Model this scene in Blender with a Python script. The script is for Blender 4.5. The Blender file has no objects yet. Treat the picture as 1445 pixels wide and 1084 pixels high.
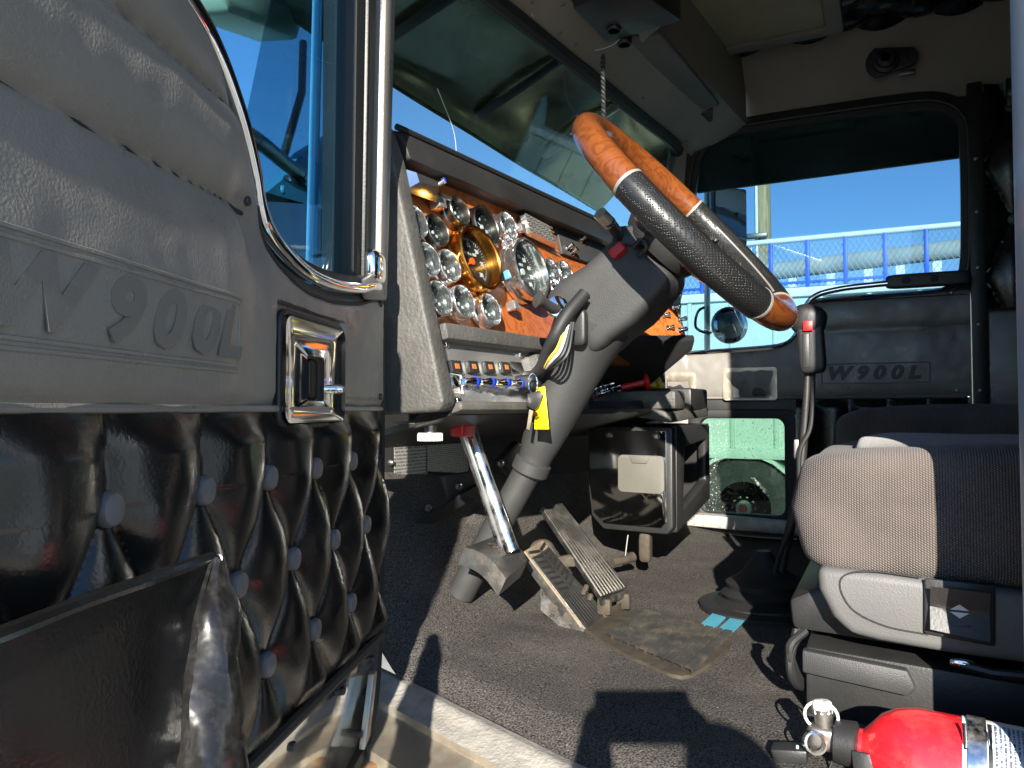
import bpy, bmesh, math, random
from mathutils import Vector, Matrix, noise
R_ = math.radians
random.seed(7)
scene = bpy.context.scene
# ---------------------------------------------------------------- camera, sky, sun, exposure
EYE = 1.70                                   # eye height above the yard
PHI, PITCH, FPX = R_(26), R_(1.9), 1086.0    # heading, pitch, focal length in photo pixels
cam = bpy.data.cameras.new('camera'); camo = bpy.data.objects.new('camera', cam)
scene.collection.objects.link(camo); scene.camera = camo
cam.sensor_width = 36; cam.lens = 36 * FPX / 1445; cam.clip_start = .02; cam.clip_end = 3000
camo.location = (0, 0, EYE); camo.rotation_euler = (R_(90) + PITCH, 0, PHI - R_(90))
SUN_AZ, SUN_EL = R_(19.3), R_(20)            # the light travels towards this heading
SUNV = Vector((-math.cos(SUN_AZ) * math.cos(SUN_EL), -math.sin(SUN_AZ) * math.cos(SUN_EL), math.sin(SUN_EL)))
w = bpy.data.worlds.new('World'); scene.world = w; w.use_nodes = True
nt = w.node_tree; sky = nt.nodes.new('ShaderNodeTexSky'); sky.sky_type = 'NISHITA'; sky.sun_disc = False
sky.sun_elevation = SUN_EL; sky.sun_rotation = math.atan2(SUNV.x, SUNV.y)
sky.air_density = 1.0; sky.dust_density = 0.0; sky.ozone_density = 4; sky.altitude = 300
nt.links.new(sky.outputs[0], nt.nodes['Background'].inputs[0]); nt.nodes['Background'].inputs[1].default_value = .105
sl = bpy.data.lights.new('sun', 'SUN'); sl.energy = 5.0; sl.angle = R_(.5); sl.color = (1, .94, .84)
so = bpy.data.objects.new('sun', sl); scene.collection.objects.link(so); so.rotation_euler = SUNV.to_track_quat('Z', 'Y').to_euler()
scene.view_settings.view_transform = 'Standard'; scene.view_settings.look = 'None'
scene.view_settings.exposure = 1.5; scene.view_settings.gamma = 1
scene.render.engine = 'CYCLES'; scene.render.resolution_x = 1024; scene.render.resolution_y = 768
scene.cycles.max_bounces = 10; scene.cycles.transparent_max_bounces = 16; scene.cycles.glossy_bounces = 5

# ---------------------------------------------------------------- materials
def nodes(name):
    m = bpy.data.materials.new(name); m.use_nodes = True
    n = m.node_tree; return m, n, n.nodes['Principled BSDF'], n.links
def mat(name, col, rough=.5, metal=0, var=.15, vscale=6, bump=0, bscale=200, bdetail=2, coat=0, spec=.5, dust=0, dustcol=(.30, .24, .17), dscale=7, rvar=0, stretch=None, sheen=0):
    m, n, b, L = nodes(name)
    tc = n.nodes.new('ShaderNodeTexCoord'); src = tc.outputs['Object']
    if stretch:
        mp = n.nodes.new('ShaderNodeMapping'); mp.inputs['Scale'].default_value = stretch; L.new(src, mp.inputs[0]); src = mp.outputs[0]
    ns = n.nodes.new('ShaderNodeTexNoise'); ns.inputs['Scale'].default_value = vscale; ns.inputs['Detail'].default_value = 6; L.new(src, ns.inputs[0])
    cr = n.nodes.new('ShaderNodeValToRGB'); cr.color_ramp.elements[0].position = .3; cr.color_ramp.elements[1].position = .7
    cr.color_ramp.elements[0].color = (*[c * (1 - var) for c in col], 1); cr.color_ramp.elements[1].color = (*[min(1, c * (1 + var)) for c in col], 1)
    L.new(ns.outputs[0], cr.inputs[0]); out = cr.outputs[0]
    b.inputs['Roughness'].default_value = rough; b.inputs['Metallic'].default_value = metal
    b.inputs['Coat Weight'].default_value = coat; b.inputs['Specular IOR Level'].default_value = spec; b.inputs['Sheen Weight'].default_value = sheen
    if rvar:
        mr = n.nodes.new('ShaderNodeMapRange'); mr.inputs[1].default_value = .35; mr.inputs[2].default_value = .7; mr.inputs[3].default_value = max(.02, rough - rvar); mr.inputs[4].default_value = min(1, rough + rvar)
        n2 = n.nodes.new('ShaderNodeTexNoise'); n2.inputs['Scale'].default_value = vscale * 2.3; n2.inputs['Detail'].default_value = 8; L.new(src, n2.inputs[0]); L.new(n2.outputs[0], mr.inputs[0]); L.new(mr.outputs[0], b.inputs['Roughness'])
    if dust:
        nd = n.nodes.new('ShaderNodeTexNoise'); nd.inputs['Scale'].default_value = dscale; nd.inputs['Detail'].default_value = 9; nd.inputs['Roughness'].default_value = .7; L.new(tc.outputs['Object'], nd.inputs[0])
        rd = n.nodes.new('ShaderNodeValToRGB'); rd.color_ramp.elements[0].position = .46; rd.color_ramp.elements[1].position = .88; rd.color_ramp.elements[1].color = (dust,) * 3 + (1,)
        L.new(nd.outputs[0], rd.inputs[0]); mx = n.nodes.new('ShaderNodeMix'); mx.data_type = 'RGBA'; L.new(rd.outputs[0], mx.inputs[0]); L.new(out, mx.inputs[6]); mx.inputs[7].default_value = (*dustcol, 1); out = mx.outputs[2]
        if metal:
            mm = n.nodes.new('ShaderNodeMath'); mm.operation = 'MULTIPLY_ADD'; mm.inputs[1].default_value = -metal; mm.inputs[2].default_value = metal; L.new(rd.outputs[0], mm.inputs[0]); L.new(mm.outputs[0], b.inputs['Metallic'])
            if not rvar:
                m3 = n.nodes.new('ShaderNodeMath'); m3.operation = 'MULTIPLY_ADD'; m3.inputs[1].default_value = .6; m3.inputs[2].default_value = rough; m3.use_clamp = True; L.new(rd.outputs[0], m3.inputs[0]); L.new(m3.outputs[0], b.inputs['Roughness'])
    L.new(out, b.inputs['Base Color'])
    if bump:
        nb = n.nodes.new('ShaderNodeTexNoise'); nb.inputs['Scale'].default_value = bscale; nb.inputs['Detail'].default_value = bdetail; L.new(src, nb.inputs[0])
        bp = n.nodes.new('ShaderNodeBump'); bp.inputs['Strength'].default_value = bump; bp.inputs['Distance'].default_value = .002; L.new(nb.outputs[0], bp.inputs['Height']); L.new(bp.outputs[0], b.inputs['Normal'])
    return m
def glass(name, tint, refl=1.0, ior=1.5, rough=0, smear=0):
    m = bpy.data.materials.new(name); m.use_nodes = True; n = m.node_tree; L = n.links; n.nodes.remove(n.nodes['Principled BSDF'])
    t = n.nodes.new('ShaderNodeBsdfTransparent'); t.inputs[0].default_value = (*tint, 1)
    g = n.nodes.new('ShaderNodeBsdfGlossy'); g.inputs['Roughness'].default_value = rough; g.inputs[0].default_value = (refl,) * 3 + (1,)
    lw = n.nodes.new('ShaderNodeLayerWeight'); lw.inputs[0].default_value = .5; pw_ = n.nodes.new('ShaderNodeMath'); pw_.operation = 'POWER'; pw_.inputs[1].default_value = 5; L.new(lw.outputs['Facing'], pw_.inputs[0])
    fr = n.nodes.new('ShaderNodeMath'); fr.operation = 'MULTIPLY_ADD'; fr.inputs[1].default_value = .9; fr.inputs[2].default_value = .04; L.new(pw_.outputs[0], fr.inputs[0])   # Schlick reflectance, same on both faces
    mx = n.nodes.new('ShaderNodeMixShader'); L.new(fr.outputs[0], mx.inputs[0]); L.new(t.outputs[0], mx.inputs[1]); L.new(g.outputs[0], mx.inputs[2]); out = mx.outputs[0]
    if smear:                                # dried drops and film on the pane
        tc = n.nodes.new('ShaderNodeTexCoord'); v = n.nodes.new('ShaderNodeTexNoise'); v.inputs['Scale'].default_value = 160; v.inputs['Detail'].default_value = 3; L.new(tc.outputs['Object'], v.inputs[0])
        r = n.nodes.new('ShaderNodeValToRGB'); r.color_ramp.elements[0].position = .62; r.color_ramp.elements[1].position = .7; r.color_ramp.elements[0].color = (.02,) * 3 + (1,); r.color_ramp.elements[1].color = (smear,) * 3 + (1,); L.new(v.outputs[0], r.inputs[0])
        d = n.nodes.new('ShaderNodeBsdfDiffuse'); d.inputs[0].default_value = (.7, .72, .7, 1); m2 = n.nodes.new('ShaderNodeMixShader'); L.new(r.outputs[0], m2.inputs[0]); L.new(out, m2.inputs[1]); L.new(d.outputs[0], m2.inputs[2]); out = m2.outputs[0]
    L.new(out, n.nodes['Material Output'].inputs[0]); return m
def wood(name, gloss=.12, k_=1.0):
    m, n, b, L = nodes(name); tc = n.nodes.new('ShaderNodeTexCoord')
    a = n.nodes.new('ShaderNodeTexNoise'); a.inputs['Scale'].default_value = 16; a.inputs['Detail'].default_value = 5; a.inputs['Distortion'].default_value = 2.2; L.new(tc.outputs['Object'], a.inputs[0])
    ma = n.nodes.new('ShaderNodeMath'); ma.operation = 'MULTIPLY'; ma.inputs[1].default_value = 9; L.new(a.outputs[0], ma.inputs[0])
    fr = n.nodes.new('ShaderNodeMath'); fr.operation = 'PINGPONG'; fr.inputs[1].default_value = 1; L.new(ma.outputs[0], fr.inputs[0])
    c = n.nodes.new('ShaderNodeValToRGB'); e = c.color_ramp.elements; e[0].color = (.24, .058, .013, 1); e[1].color = (.40, .115, .024, 1); e[0].position = 0; e[1].position = .75
    k = c.color_ramp.elements.new(.28); k.color = (.33, .085, .018, 1)
    for q in c.color_ramp.elements: q.color = (*[v * k_ for v in q.color[:3]], 1)
    L.new(fr.outputs[0], c.inputs[0]); L.new(c.outputs[0], b.inputs['Base Color']); b.inputs['Roughness'].default_value = .35; b.inputs['Coat Weight'].default_value = .8; b.inputs['Coat Roughness'].default_value = gloss
    return m
def fabric(name, c1, c2):
    m, n, b, L = nodes(name); tc = n.nodes.new('ShaderNodeTexCoord')
    def wave(rot, sc):
        mp = n.nodes.new('ShaderNodeMapping'); mp.inputs['Rotation'].default_value = rot; L.new(tc.outputs['Object'], mp.inputs[0])
        wv = n.nodes.new('ShaderNodeTexWave'); wv.inputs['Scale'].default_value = sc; wv.inputs['Distortion'].default_value = .6; wv.inputs['Detail'].default_value = 2; wv.inputs['Detail Scale'].default_value = 4; L.new(mp.outputs[0], wv.inputs[0]); return wv.outputs[1]
    a = wave((0, 0, R_(90)), 90); c = wave((R_(0), R_(78), R_(30)), 110)
    mu = n.nodes.new('ShaderNodeMath'); mu.operation = 'MULTIPLY'; L.new(a, mu.inputs[0]); L.new(c, mu.inputs[1])
    ns = n.nodes.new('ShaderNodeTexNoise'); ns.inputs['Scale'].default_value = 9; ns.inputs['Detail'].default_value = 9; L.new(tc.outputs['Object'], ns.inputs[0])
    ad = n.nodes.new('ShaderNodeMath'); ad.operation = 'MULTIPLY_ADD'; ad.inputs[1].default_value = .7; L.new(ns.outputs[0], ad.inputs[0]); L.new(mu.outputs[0], ad.inputs[2])
    r = n.nodes.new('ShaderNodeValToRGB'); r.color_ramp.elements[0].position = .25; r.color_ramp.elements[1].position = 1.0; r.color_ramp.elements[0].color = (*c1, 1); r.color_ramp.elements[1].color = (*c2, 1); L.new(ad.outputs[0], r.inputs[0]); L.new(r.outputs[0], b.inputs['Base Color'])
    b.inputs['Roughness'].default_value = .95; b.inputs['Sheen Weight'].default_value = .12; b.inputs['Specular IOR Level'].default_value = .15
    bp = n.nodes.new('ShaderNodeBump'); bp.inputs['Strength'].default_value = .9; bp.inputs['Distance'].default_value = .002; L.new(mu.outputs[0], bp.inputs['Height']); L.new(bp.outputs[0], b.inputs['Normal'])
    return m
def carpet(name, c1, c2):
    m, n, b, L = nodes(name); tc = n.nodes.new('ShaderNodeTexCoord')
    a = n.nodes.new('ShaderNodeTexNoise'); a.inputs['Scale'].default_value = 330; a.inputs['Detail'].default_value = 4; L.new(tc.outputs['Object'], a.inputs[0])
    g = n.nodes.new('ShaderNodeTexNoise'); g.inputs['Scale'].default_value = 5; g.inputs['Detail'].default_value = 8; g.inputs['Roughness'].default_value = .65; L.new(tc.outputs['Object'], g.inputs[0])
    r = n.nodes.new('ShaderNodeValToRGB'); r.color_ramp.elements[0].position = .3; r.color_ramp.elements[1].position = .75; r.color_ramp.elements[0].color = (*c1, 1); r.color_ramp.elements[1].color = (*c2, 1); L.new(a.outputs[0], r.inputs[0])
    r2 = n.nodes.new('ShaderNodeValToRGB'); r2.color_ramp.elements[0].position = .5; r2.color_ramp.elements[1].position = .75; r2.color_ramp.elements[1].color = (.32,) * 3 + (1,); L.new(g.outputs[0], r2.inputs[0])
    mx = n.nodes.new('ShaderNodeMix'); mx.data_type = 'RGBA'; L.new(r2.outputs[0], mx.inputs[0]); L.new(r.outputs[0], mx.inputs[6]); mx.inputs[7].default_value = (.19, .165, .135, 1)
    v = n.nodes.new('ShaderNodeTexVoronoi'); v.inputs['Scale'].default_value = 55; L.new(tc.outputs['Object'], v.inputs[0])   # lint and grit specks
    r3 = n.nodes.new('ShaderNodeValToRGB'); r3.color_ramp.elements[0].position = .0; r3.color_ramp.elements[1].position = .09; r3.color_ramp.elements[0].color = (.8,) * 3 + (1,); r3.color_ramp.elements[1].color = (0, 0, 0, 1); L.new(v.outputs['Distance'], r3.inputs[0])
    m2 = n.nodes.new('ShaderNodeMix'); m2.data_type = 'RGBA'; L.new(r3.outputs[0], m2.inputs[0]); L.new(mx.outputs[2], m2.inputs[6]); m2.inputs[7].default_value = (.42, .40, .38, 1)
    L.new(m2.outputs[2], b.inputs['Base Color']); b.inputs['Roughness'].default_value = 1; b.inputs['Specular IOR Level'].default_value = .05
    bp = n.nodes.new('ShaderNodeBump'); bp.inputs['Strength'].default_value = 1; bp.inputs['Distance'].default_value = .004; L.new(a.outputs[0], bp.inputs['Height']); L.new(bp.outputs[0], b.inputs['Normal'])
    return m
def dotted(name, col, rough):                # perforated leather
    m, n, b, L = nodes(name); tc = n.nodes.new('ShaderNodeTexCoord'); b.inputs['Base Color'].default_value = (*col, 1); b.inputs['Roughness'].default_value = rough
    v = n.nodes.new('ShaderNodeTexVoronoi'); v.inputs['Scale'].default_value = 260; v.inputs['Randomness'].default_value = .25; L.new(tc.outputs['Object'], v.inputs[0])
    r = n.nodes.new('ShaderNodeMapRange'); r.inputs[1].default_value = .18; r.inputs[2].default_value = .42; L.new(v.outputs['Distance'], r.inputs[0])
    bp = n.nodes.new('ShaderNodeBump'); bp.inputs['Strength'].default_value = .8; bp.inputs['Distance'].default_value = .0012; L.new(r.outputs[0], bp.inputs['Height']); L.new(bp.outputs[0], b.inputs['Normal'])
    return m
def ribbed(name, col, rough, scale, axis, metal=0, dist=.002, var=None):
    m, n, b, L = nodes(name); tc = n.nodes.new('ShaderNodeTexCoord'); b.inputs['Base Color'].default_value = (*col, 1); b.inputs['Roughness'].default_value = rough; b.inputs['Metallic'].default_value = metal
    wv = n.nodes.new('ShaderNodeTexWave'); wv.bands_direction = axis; wv.inputs['Scale'].default_value = scale; L.new(tc.outputs['Object'], wv.inputs[0])
    bp = n.nodes.new('ShaderNodeBump'); bp.inputs['Strength'].default_value = 1; bp.inputs['Distance'].default_value = dist; L.new(wv.outputs[1], bp.inputs['Height']); L.new(bp.outputs[0], b.inputs['Normal'])
    return m
def printed(name, paper, ink, lines, axis='X'):   # small print: rows of broken dark marks
    m, n, b, L = nodes(name); tc = n.nodes.new('ShaderNodeTexCoord'); sp = n.nodes.new('ShaderNodeSeparateXYZ'); L.new(tc.outputs['UV'], sp.inputs[0])
    a = n.nodes.new('ShaderNodeMath'); a.operation = 'MULTIPLY'; a.inputs[1].default_value = lines; L.new(sp.outputs[axis], a.inputs[0])
    f = n.nodes.new('ShaderNodeMath'); f.operation = 'FRACT'; L.new(a.outputs[0], f.inputs[0]); g = n.nodes.new('ShaderNodeMath'); g.operation = 'LESS_THAN'; g.inputs[1].default_value = .5; L.new(f.outputs[0], g.inputs[0])
    ns = n.nodes.new('ShaderNodeTexNoise'); mp = n.nodes.new('ShaderNodeMapping'); mp.inputs['Scale'].default_value = (lines, 70, 1) if axis == 'X' else (70, lines, 1); L.new(tc.outputs['UV'], mp.inputs[0]); L.new(mp.outputs[0], ns.inputs[0]); ns.inputs['Scale'].default_value = 1
    h = n.nodes.new('ShaderNodeMath'); h.operation = 'GREATER_THAN'; h.inputs[1].default_value = .46; L.new(ns.outputs[0], h.inputs[0])
    q = n.nodes.new('ShaderNodeMath'); q.operation = 'MULTIPLY'; L.new(g.outputs[0], q.inputs[0]); L.new(h.outputs[0], q.inputs[1])
    mx = n.nodes.new('ShaderNodeMix'); mx.data_type = 'RGBA'; L.new(q.outputs[0], mx.inputs[0]); mx.inputs[6].default_value = (*paper, 1); mx.inputs[7].default_value = (*ink, 1); L.new(mx.outputs[2], b.inputs['Base Color']); b.inputs['Roughness'].default_value = .45
    return m
M = dict(
    greyvinyl=mat('grey_vinyl', (.175, .163, .145), .36, var=.12, vscale=5, bump=.25, bscale=420, rvar=.10, coat=0, spec=.6),
    greyvinyl_dark=mat('grey_vinyl_letter', (.13, .121, .107), .5, var=.1, bump=.2, bscale=500),
    lining=mat('headliner_vinyl', (.25, .222, .182), .55, var=.12, vscale=4, bump=.2, bscale=300),
    blackvinyl=mat('black_vinyl', (.008, .0076, .007), .26, var=.25, vscale=8, bump=.12, bscale=330, rvar=.08, dust=.05, dustcol=(.08, .07, .06), dscale=4, spec=.6),
    button=mat('button_grey', (.11, .11, .112), .45, var=.08, bump=.1, bscale=600),
    grain=mat('grained_plastic', (.062, .060, .054), .55, var=.2, vscale=9, bump=1, bscale=150, bdetail=5, dust=.4, dustcol=(.20, .18, .15), dscale=12),
    black=mat('black_plastic', (.017, .017, .017), .45, var=.2, bump=.15, bscale=300, dust=.2, dustcol=(.10, .09, .08)),
    matblack=mat('matt_black', (.010, .010, .010), .8, var=.2, dust=.15, dustcol=(.06, .055, .05)),
    rubber=mat('black_rubber', (.012, .012, .012), .6, var=.2, bump=.1, bscale=200),
    colgrey=mat('column_plastic', (.033, .033, .033), .55, var=.12, vscale=10, bump=.35, bscale=500, dust=.3, dustcol=(.10, .09, .075), dscale=9),
    seatplastic=mat('seat_plastic', (.105, .103, .100), .55, var=.08, bump=.3, bscale=420, dust=.15, dustcol=(.22, .2, .17)),
    chrome=mat('chrome', (.84, .84, .83), .08, 1, var=.04, rvar=.03),
    chromedusty=mat('dusty_chrome', (.75, .74, .72), .14, 1, var=.08, rvar=.0, dust=.4, dustcol=(.30, .24, .17), dscale=22),
    steel=mat('bare_steel', (.24, .23, .21), .42, 1, var=.2, dust=.4, dustcol=(.22, .17, .12), dscale=30),
    gunmetal=mat('gunmetal', (.20, .195, .18), .3, 1, var=.1), bezel=mat('bezel_chrome', (.90, .90, .89), .15, .97, var=.03, rvar=.06), silver=mat('bright_trim', (.72, .71, .68), .2, .85, var=.05, rvar=.08), darkdirt=mat('grimy_metal', (.062, .049, .035), .75, .3, var=.3, vscale=30, bump=.5, bscale=90),
    alu=mat('worn_aluminium', (.54, .47, .37), .38, .8, var=.18, vscale=12, rvar=.10, dust=.5, dustcol=(.46, .36, .23), dscale=9, bump=.25, bscale=40),
    tread=mat('tread_plate', (.50, .47, .42), .5, .5, var=.25, vscale=30, dust=.5, dustcol=(.34, .27, .18), dscale=14, bump=1, bscale=160),
    gold=mat('copper_anodised', (.62, .27, .05), .22, 1, var=.05, stretch=(1, 1, 1)),
    dial=mat('dial_face', (.012, .014, .013), .5, var=.05),
    white=mat('white_mark', (.55, .55, .53), .5, var=.05),
    orange=mat('orange_needle', (.9, .12, .01), .5, var=.05),
    red=mat('red_paint', (.78, .014, .024), .28, var=.08, coat=.5, dust=.12, dustcol=(.6, .4, .3), dscale=40),
    redknob=mat('red_plastic', (.42, .012, .014), .4, var=.1),
    yellow=mat('yellow_plastic', (.80, .66, .0), .45, var=.05),
    yellowknob=mat('yellow_knob', (.75, .55, .02), .4, var=.05),
    blue=mat('blue_jewel', (.01, .05, .55), .1, var=.1, coat=1),
    green=mat('green_lens', (.01, .25, .06), .2, var=.05, coat=1),
    amber=mat('amber_lens', (.45, .14, .03), .4, var=.1),
    wood=wood('burl_wood'), woodrim=wood('rim_wood', .06, .46),
    leather=dotted('perforated_leather', (.011, .011, .011), .36),
    strip=mat('silver_thread', (.33, .315, .29), .45, .4, var=.1),
    seat=fabric('seat_tweed', (.030, .026, .024), (.225, .185, .165)), seattop=mat('seat_velour', (.075, .062, .057), .95, var=.25, vscale=40, bump=.6, bscale=500, spec=.1, sheen=.25),
    carpet=carpet('floor_carpet', (.013, .0125, .012), (.16, .146, .132)),
    mat=mat('heel_mat', (.035, .033, .030), .7, var=.3, vscale=20, dust=.8, dustcol=(.19, .145, .095), dscale=26, bump=.3, bscale=90),
    dirt=mat('caked_dust', (.22, .165, .11), .95, var=.3, vscale=20, bump=.8, bscale=120),
    paper=printed('placard', (.22, .22, .20), (.05, .05, .05), 16, 'Y'),
    label=printed('instruction_label', (.42, .47, .56), (.05, .06, .09), 15, 'X'), labelred=printed('warning_label', (.42, .47, .56), (.5, .03, .03), 5, 'X'), labelwhite=mat('label_white', (.72, .72, .72), .4, var=.03),
    ashtray=mat('ashtray_plastic', (.12, .115, .095), .6, var=.12, bump=.3, bscale=300, dust=.3, dustcol=(.25, .21, .15)),
    tan=mat('tan_lens', (.42, .36, .22), .5, var=.15), ivory=mat('ivory_plastic', (.62, .60, .52), .5, var=.06),
    wire=mat('wire_black', (.02, .02, .02), .5), wirewhite=mat('wire_white', (.7, .7, .66), .5), wireyellow=mat('wire_yellow', (.75, .5, .05), .5),
    glassd=glass('door_glass', (.52, .76, .86), .9), glassp=glass('side_glass', (.46, .60, .67), .8), glassw=glass('windshield_glass', (.56, .68, .72), .75), glasslow=glass('peep_glass', (.42, .55, .48), .8, smear=.55), lens=glass('gauge_glass', (.92, .95, .95), .12),
    mirror=mat('mirror_glass', (.85, .87, .88), .02, 1, var=.0),
    bluepaint=mat('blue_paint', (.09, .30, .46), .35, var=.08, coat=.4, dust=.3, dustcol=(.3, .36, .4), dscale=25),
    visormetal=mat('visor_steel', (.60, .57, .36), .20, .9, var=.25, vscale=3, rvar=.1),
    fenceblue=mat('fence_blue', (.02, .09, .48), .45, var=.12), fencewhite=mat('fence_white', (.75, .75, .72), .5, var=.08),
    mesh=mat('mesh_wire', (.42, .46, .50), .45, .6, var=.1), conc=mat('concrete', (.34, .33, .30), .85, var=.2, vscale=2, bump=.3, bscale=30),
    container=mat('pale_green_panel', (.52, .62, .56), .5, var=.06, dust=.15, dustcol=(.4, .4, .34), dscale=3), polewood=mat('pole_wood', (.36, .26, .14), .85, var=.3, vscale=4, stretch=(6, 6, .6), bump=.4, bscale=40),
    tyre=mat('tyre_rubber', (.022, .022, .022), .8, var=.2, dust=.3, dustcol=(.16, .14, .11)), hubcol=mat('hub_paint', (.30, .34, .24), .5, var=.15), yard=mat('yard_gravel', (.30, .275, .235), .9, var=.25, vscale=1.2, bump=.6, bscale=14),
    wornpad=mat('worn_pedal_metal', (.085, .082, .076), .38, .7, var=.25, vscale=25, dust=.6, dustcol=(.15, .118, .08), dscale=20, bump=.4, bscale=120),
    letter=mat('pressed_letter', (.055, .052, .047), .5, var=.1, bump=.2, bscale=500), pillar=mat('pillar_paint', (.20, .235, .27), .3, var=.1, coat=.3),
    skin=mat('skin', (.45, .26, .18), .5), cloth=mat('jacket_cloth', (.03, .04, .07), .9), jeans=mat('denim', (.05, .08, .16), .9),
    skyblue_label=mat('blue_sticker', (.06, .32, .44), .5, var=.12, dust=.5, dustcol=(.2, .2, .18), dscale=30),
)
# ---------------------------------------------------------------- mesh helpers (all lengths in metres, z measured from eye height)
Fv = Vector((math.cos(PHI) * math.cos(PITCH), math.sin(PHI) * math.cos(PITCH), math.sin(PITCH)))
Rv = Vector((math.sin(PHI), -math.cos(PHI), 0)); Uv = Rv.cross(Fv)
def sight(x, y): return Fv + Rv * ((x - 722.5) / FPX) + Uv * ((542 - y) / FPX)
def onpl(x, y, p, n): d = sight(x, y); return d * (Vector(p).dot(n) / d.dot(n))
def onX(x, y, v): return onpl(x, y, (v, 0, 0), Vector((1, 0, 0)))
def onZ(x, y, v): return onpl(x, y, (0, 0, v), Vector((0, 0, 1)))
def onD(x, y, d): return sight(x, y) * d
CX = Vector((.993, -.118, 0)).normalized(); CY = Vector((.118, .993, 0)).normalized(); ZV = Vector((0, 0, 1))
AXC = (CX, CY, ZV)
class MB:
    def __init__(s): s.v = []; s.f = []
    def add(s, vs, fs):
        k = len(s.v); s.v += [Vector(p) for p in vs]; s.f += [tuple(i + k for i in f) for f in fs]; return s
    def box(s, c, size, ax=None):
        ax = ax or (Vector((1, 0, 0)), Vector((0, 1, 0)), ZV); c = Vector(c); h = [d / 2 for d in size]
        vs = [c + ax[0] * (i * h[0]) + ax[1] * (j * h[1]) + ax[2] * (k * h[2]) for i in (-1, 1) for j in (-1, 1) for k in (-1, 1)]
        return s.add(vs, [(0, 1, 3, 2), (4, 6, 7, 5), (0, 4, 5, 1), (2, 3, 7, 6), (0, 2, 6, 4), (1, 5, 7, 3)])
    def prism(s, poly, d):                   # poly: list of 3d points, extruded by vector d
        n = len(poly); d = Vector(d); a = [Vector(p) for p in poly]
        return s.add(a + [p + d for p in a], [tuple(range(n))[::-1], tuple(range(n, 2 * n))] + [(i, (i + 1) % n, n + (i + 1) % n, n + i) for i in range(n)])
    def ring(s, o, i, d):                    # frame between two loops of equal count
        n = len(o); d = Vector(d); o = [Vector(p) for p in o]; i = [Vector(p) for p in i]; fs = []
        for k in range(n):
            j = (k + 1) % n; fs += [(k, j, n + j, n + k), (2 * n + k, 3 * n + k, 3 * n + j, 2 * n + j), (k, 2 * n + k, 2 * n + j, j), (n + k, n + j, 3 * n + j, 3 * n + k)]
        return s.add(o + i + [p + d for p in o] + [p + d for p in i], fs)
    def tube(s, pts, r, n=10, closed=False, cap=True, flat=1):
        pts = [Vector(p) for p in pts]; m = len(pts); rs = r if isinstance(r, (list, tuple)) else [r] * m; vs = []; fs = []; up = None
        for i, p in enumerate(pts):
            t = (pts[(i + 1) % m] - pts[i - 1]) if (closed or 0 < i < m - 1) else (pts[1] - pts[0] if i == 0 else pts[-1] - pts[-2])
            t.normalize()
            if up is None: up = Vector((0, 0, 1)) if abs(t.z) < .9 else Vector((1, 0, 0))
            a = (up - t * up.dot(t)).normalized(); up = a; b = t.cross(a)
            vs += [p + (a * math.cos(2 * math.pi * k / n) * flat + b * math.sin(2 * math.pi * k / n)) * rs[i] for k in range(n)]
        for i in range(m if closed else m - 1):
            j = (i + 1) % m; fs += [(i * n + k, i * n + (k + 1) % n, j * n + (k + 1) % n, j * n + k) for k in range(n)]
        if cap and not closed: fs += [tuple(range(n))[::-1], tuple(range((m - 1) * n, m * n))]
        return s.add(vs, fs)
    def lathe(s, prof, o, ax, n=24, a0=None):
        ax = Vector(ax).normalized(); a = a0 or (Vector((0, 0, 1)) if abs(ax.z) < .9 else Vector((1, 0, 0))); a = (a - ax * a.dot(ax)).normalized(); b = ax.cross(a); o = Vector(o); vs = []; fs = []
        for r, h in prof: vs += [o + ax * h + (a * math.cos(2 * math.pi * k / n) + b * math.sin(2 * math.pi * k / n)) * r for k in range(n)]
        for i in range(len(prof) - 1): fs += [(i * n + k, i * n + (k + 1) % n, (i + 1) * n + (k + 1) % n, (i + 1) * n + k) for k in range(n)]
        if prof[0][0] > 1e-6: fs.append(tuple(range(n))[::-1])
        if prof[-1][0] > 1e-6: fs.append(tuple(range((len(prof) - 1) * n, len(prof) * n)))
        return s.add(vs, fs)
    def open_lathe(s, prof, o, ax, n=24):
        k = len(s.f); s.lathe(prof, o, ax, n); s.f = [f for i, f in enumerate(s.f) if i < k or len(f) == 4]; return s
    def grid(s, fn, nu, nv):
        vs = [fn(i / nu, j / nv) for i in range(nu + 1) for j in range(nv + 1)]
        return s.add(vs, [(i * (nv + 1) + j, (i + 1) * (nv + 1) + j, (i + 1) * (nv + 1) + j + 1, i * (nv + 1) + j + 1) for i in range(nu) for j in range(nv)])
    def sq(s, c, size, e=.35, ax=None, nu=40, nv=22, mod=None):   # superquadric: soft cushion-like box
        ax = ax or (Vector((1, 0, 0)), Vector((0, 1, 0)), ZV); c = Vector(c)
        sg = lambda v: math.copysign(abs(v) ** e, v)
        def fn(a, b):
            th = -math.pi + 2 * math.pi * a; ph = -math.pi / 2 + math.pi * b
            q = [sg(math.cos(ph)) * sg(math.cos(th)), sg(math.cos(ph)) * sg(math.sin(th)), sg(math.sin(ph))]
            p = [q[i] * size[i] / 2 for i in range(3)]
            if mod: p = mod(p, q)
            return c + ax[0] * p[0] + ax[1] * p[1] + ax[2] * p[2]
        return s.grid(fn, nu, nv)
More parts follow.
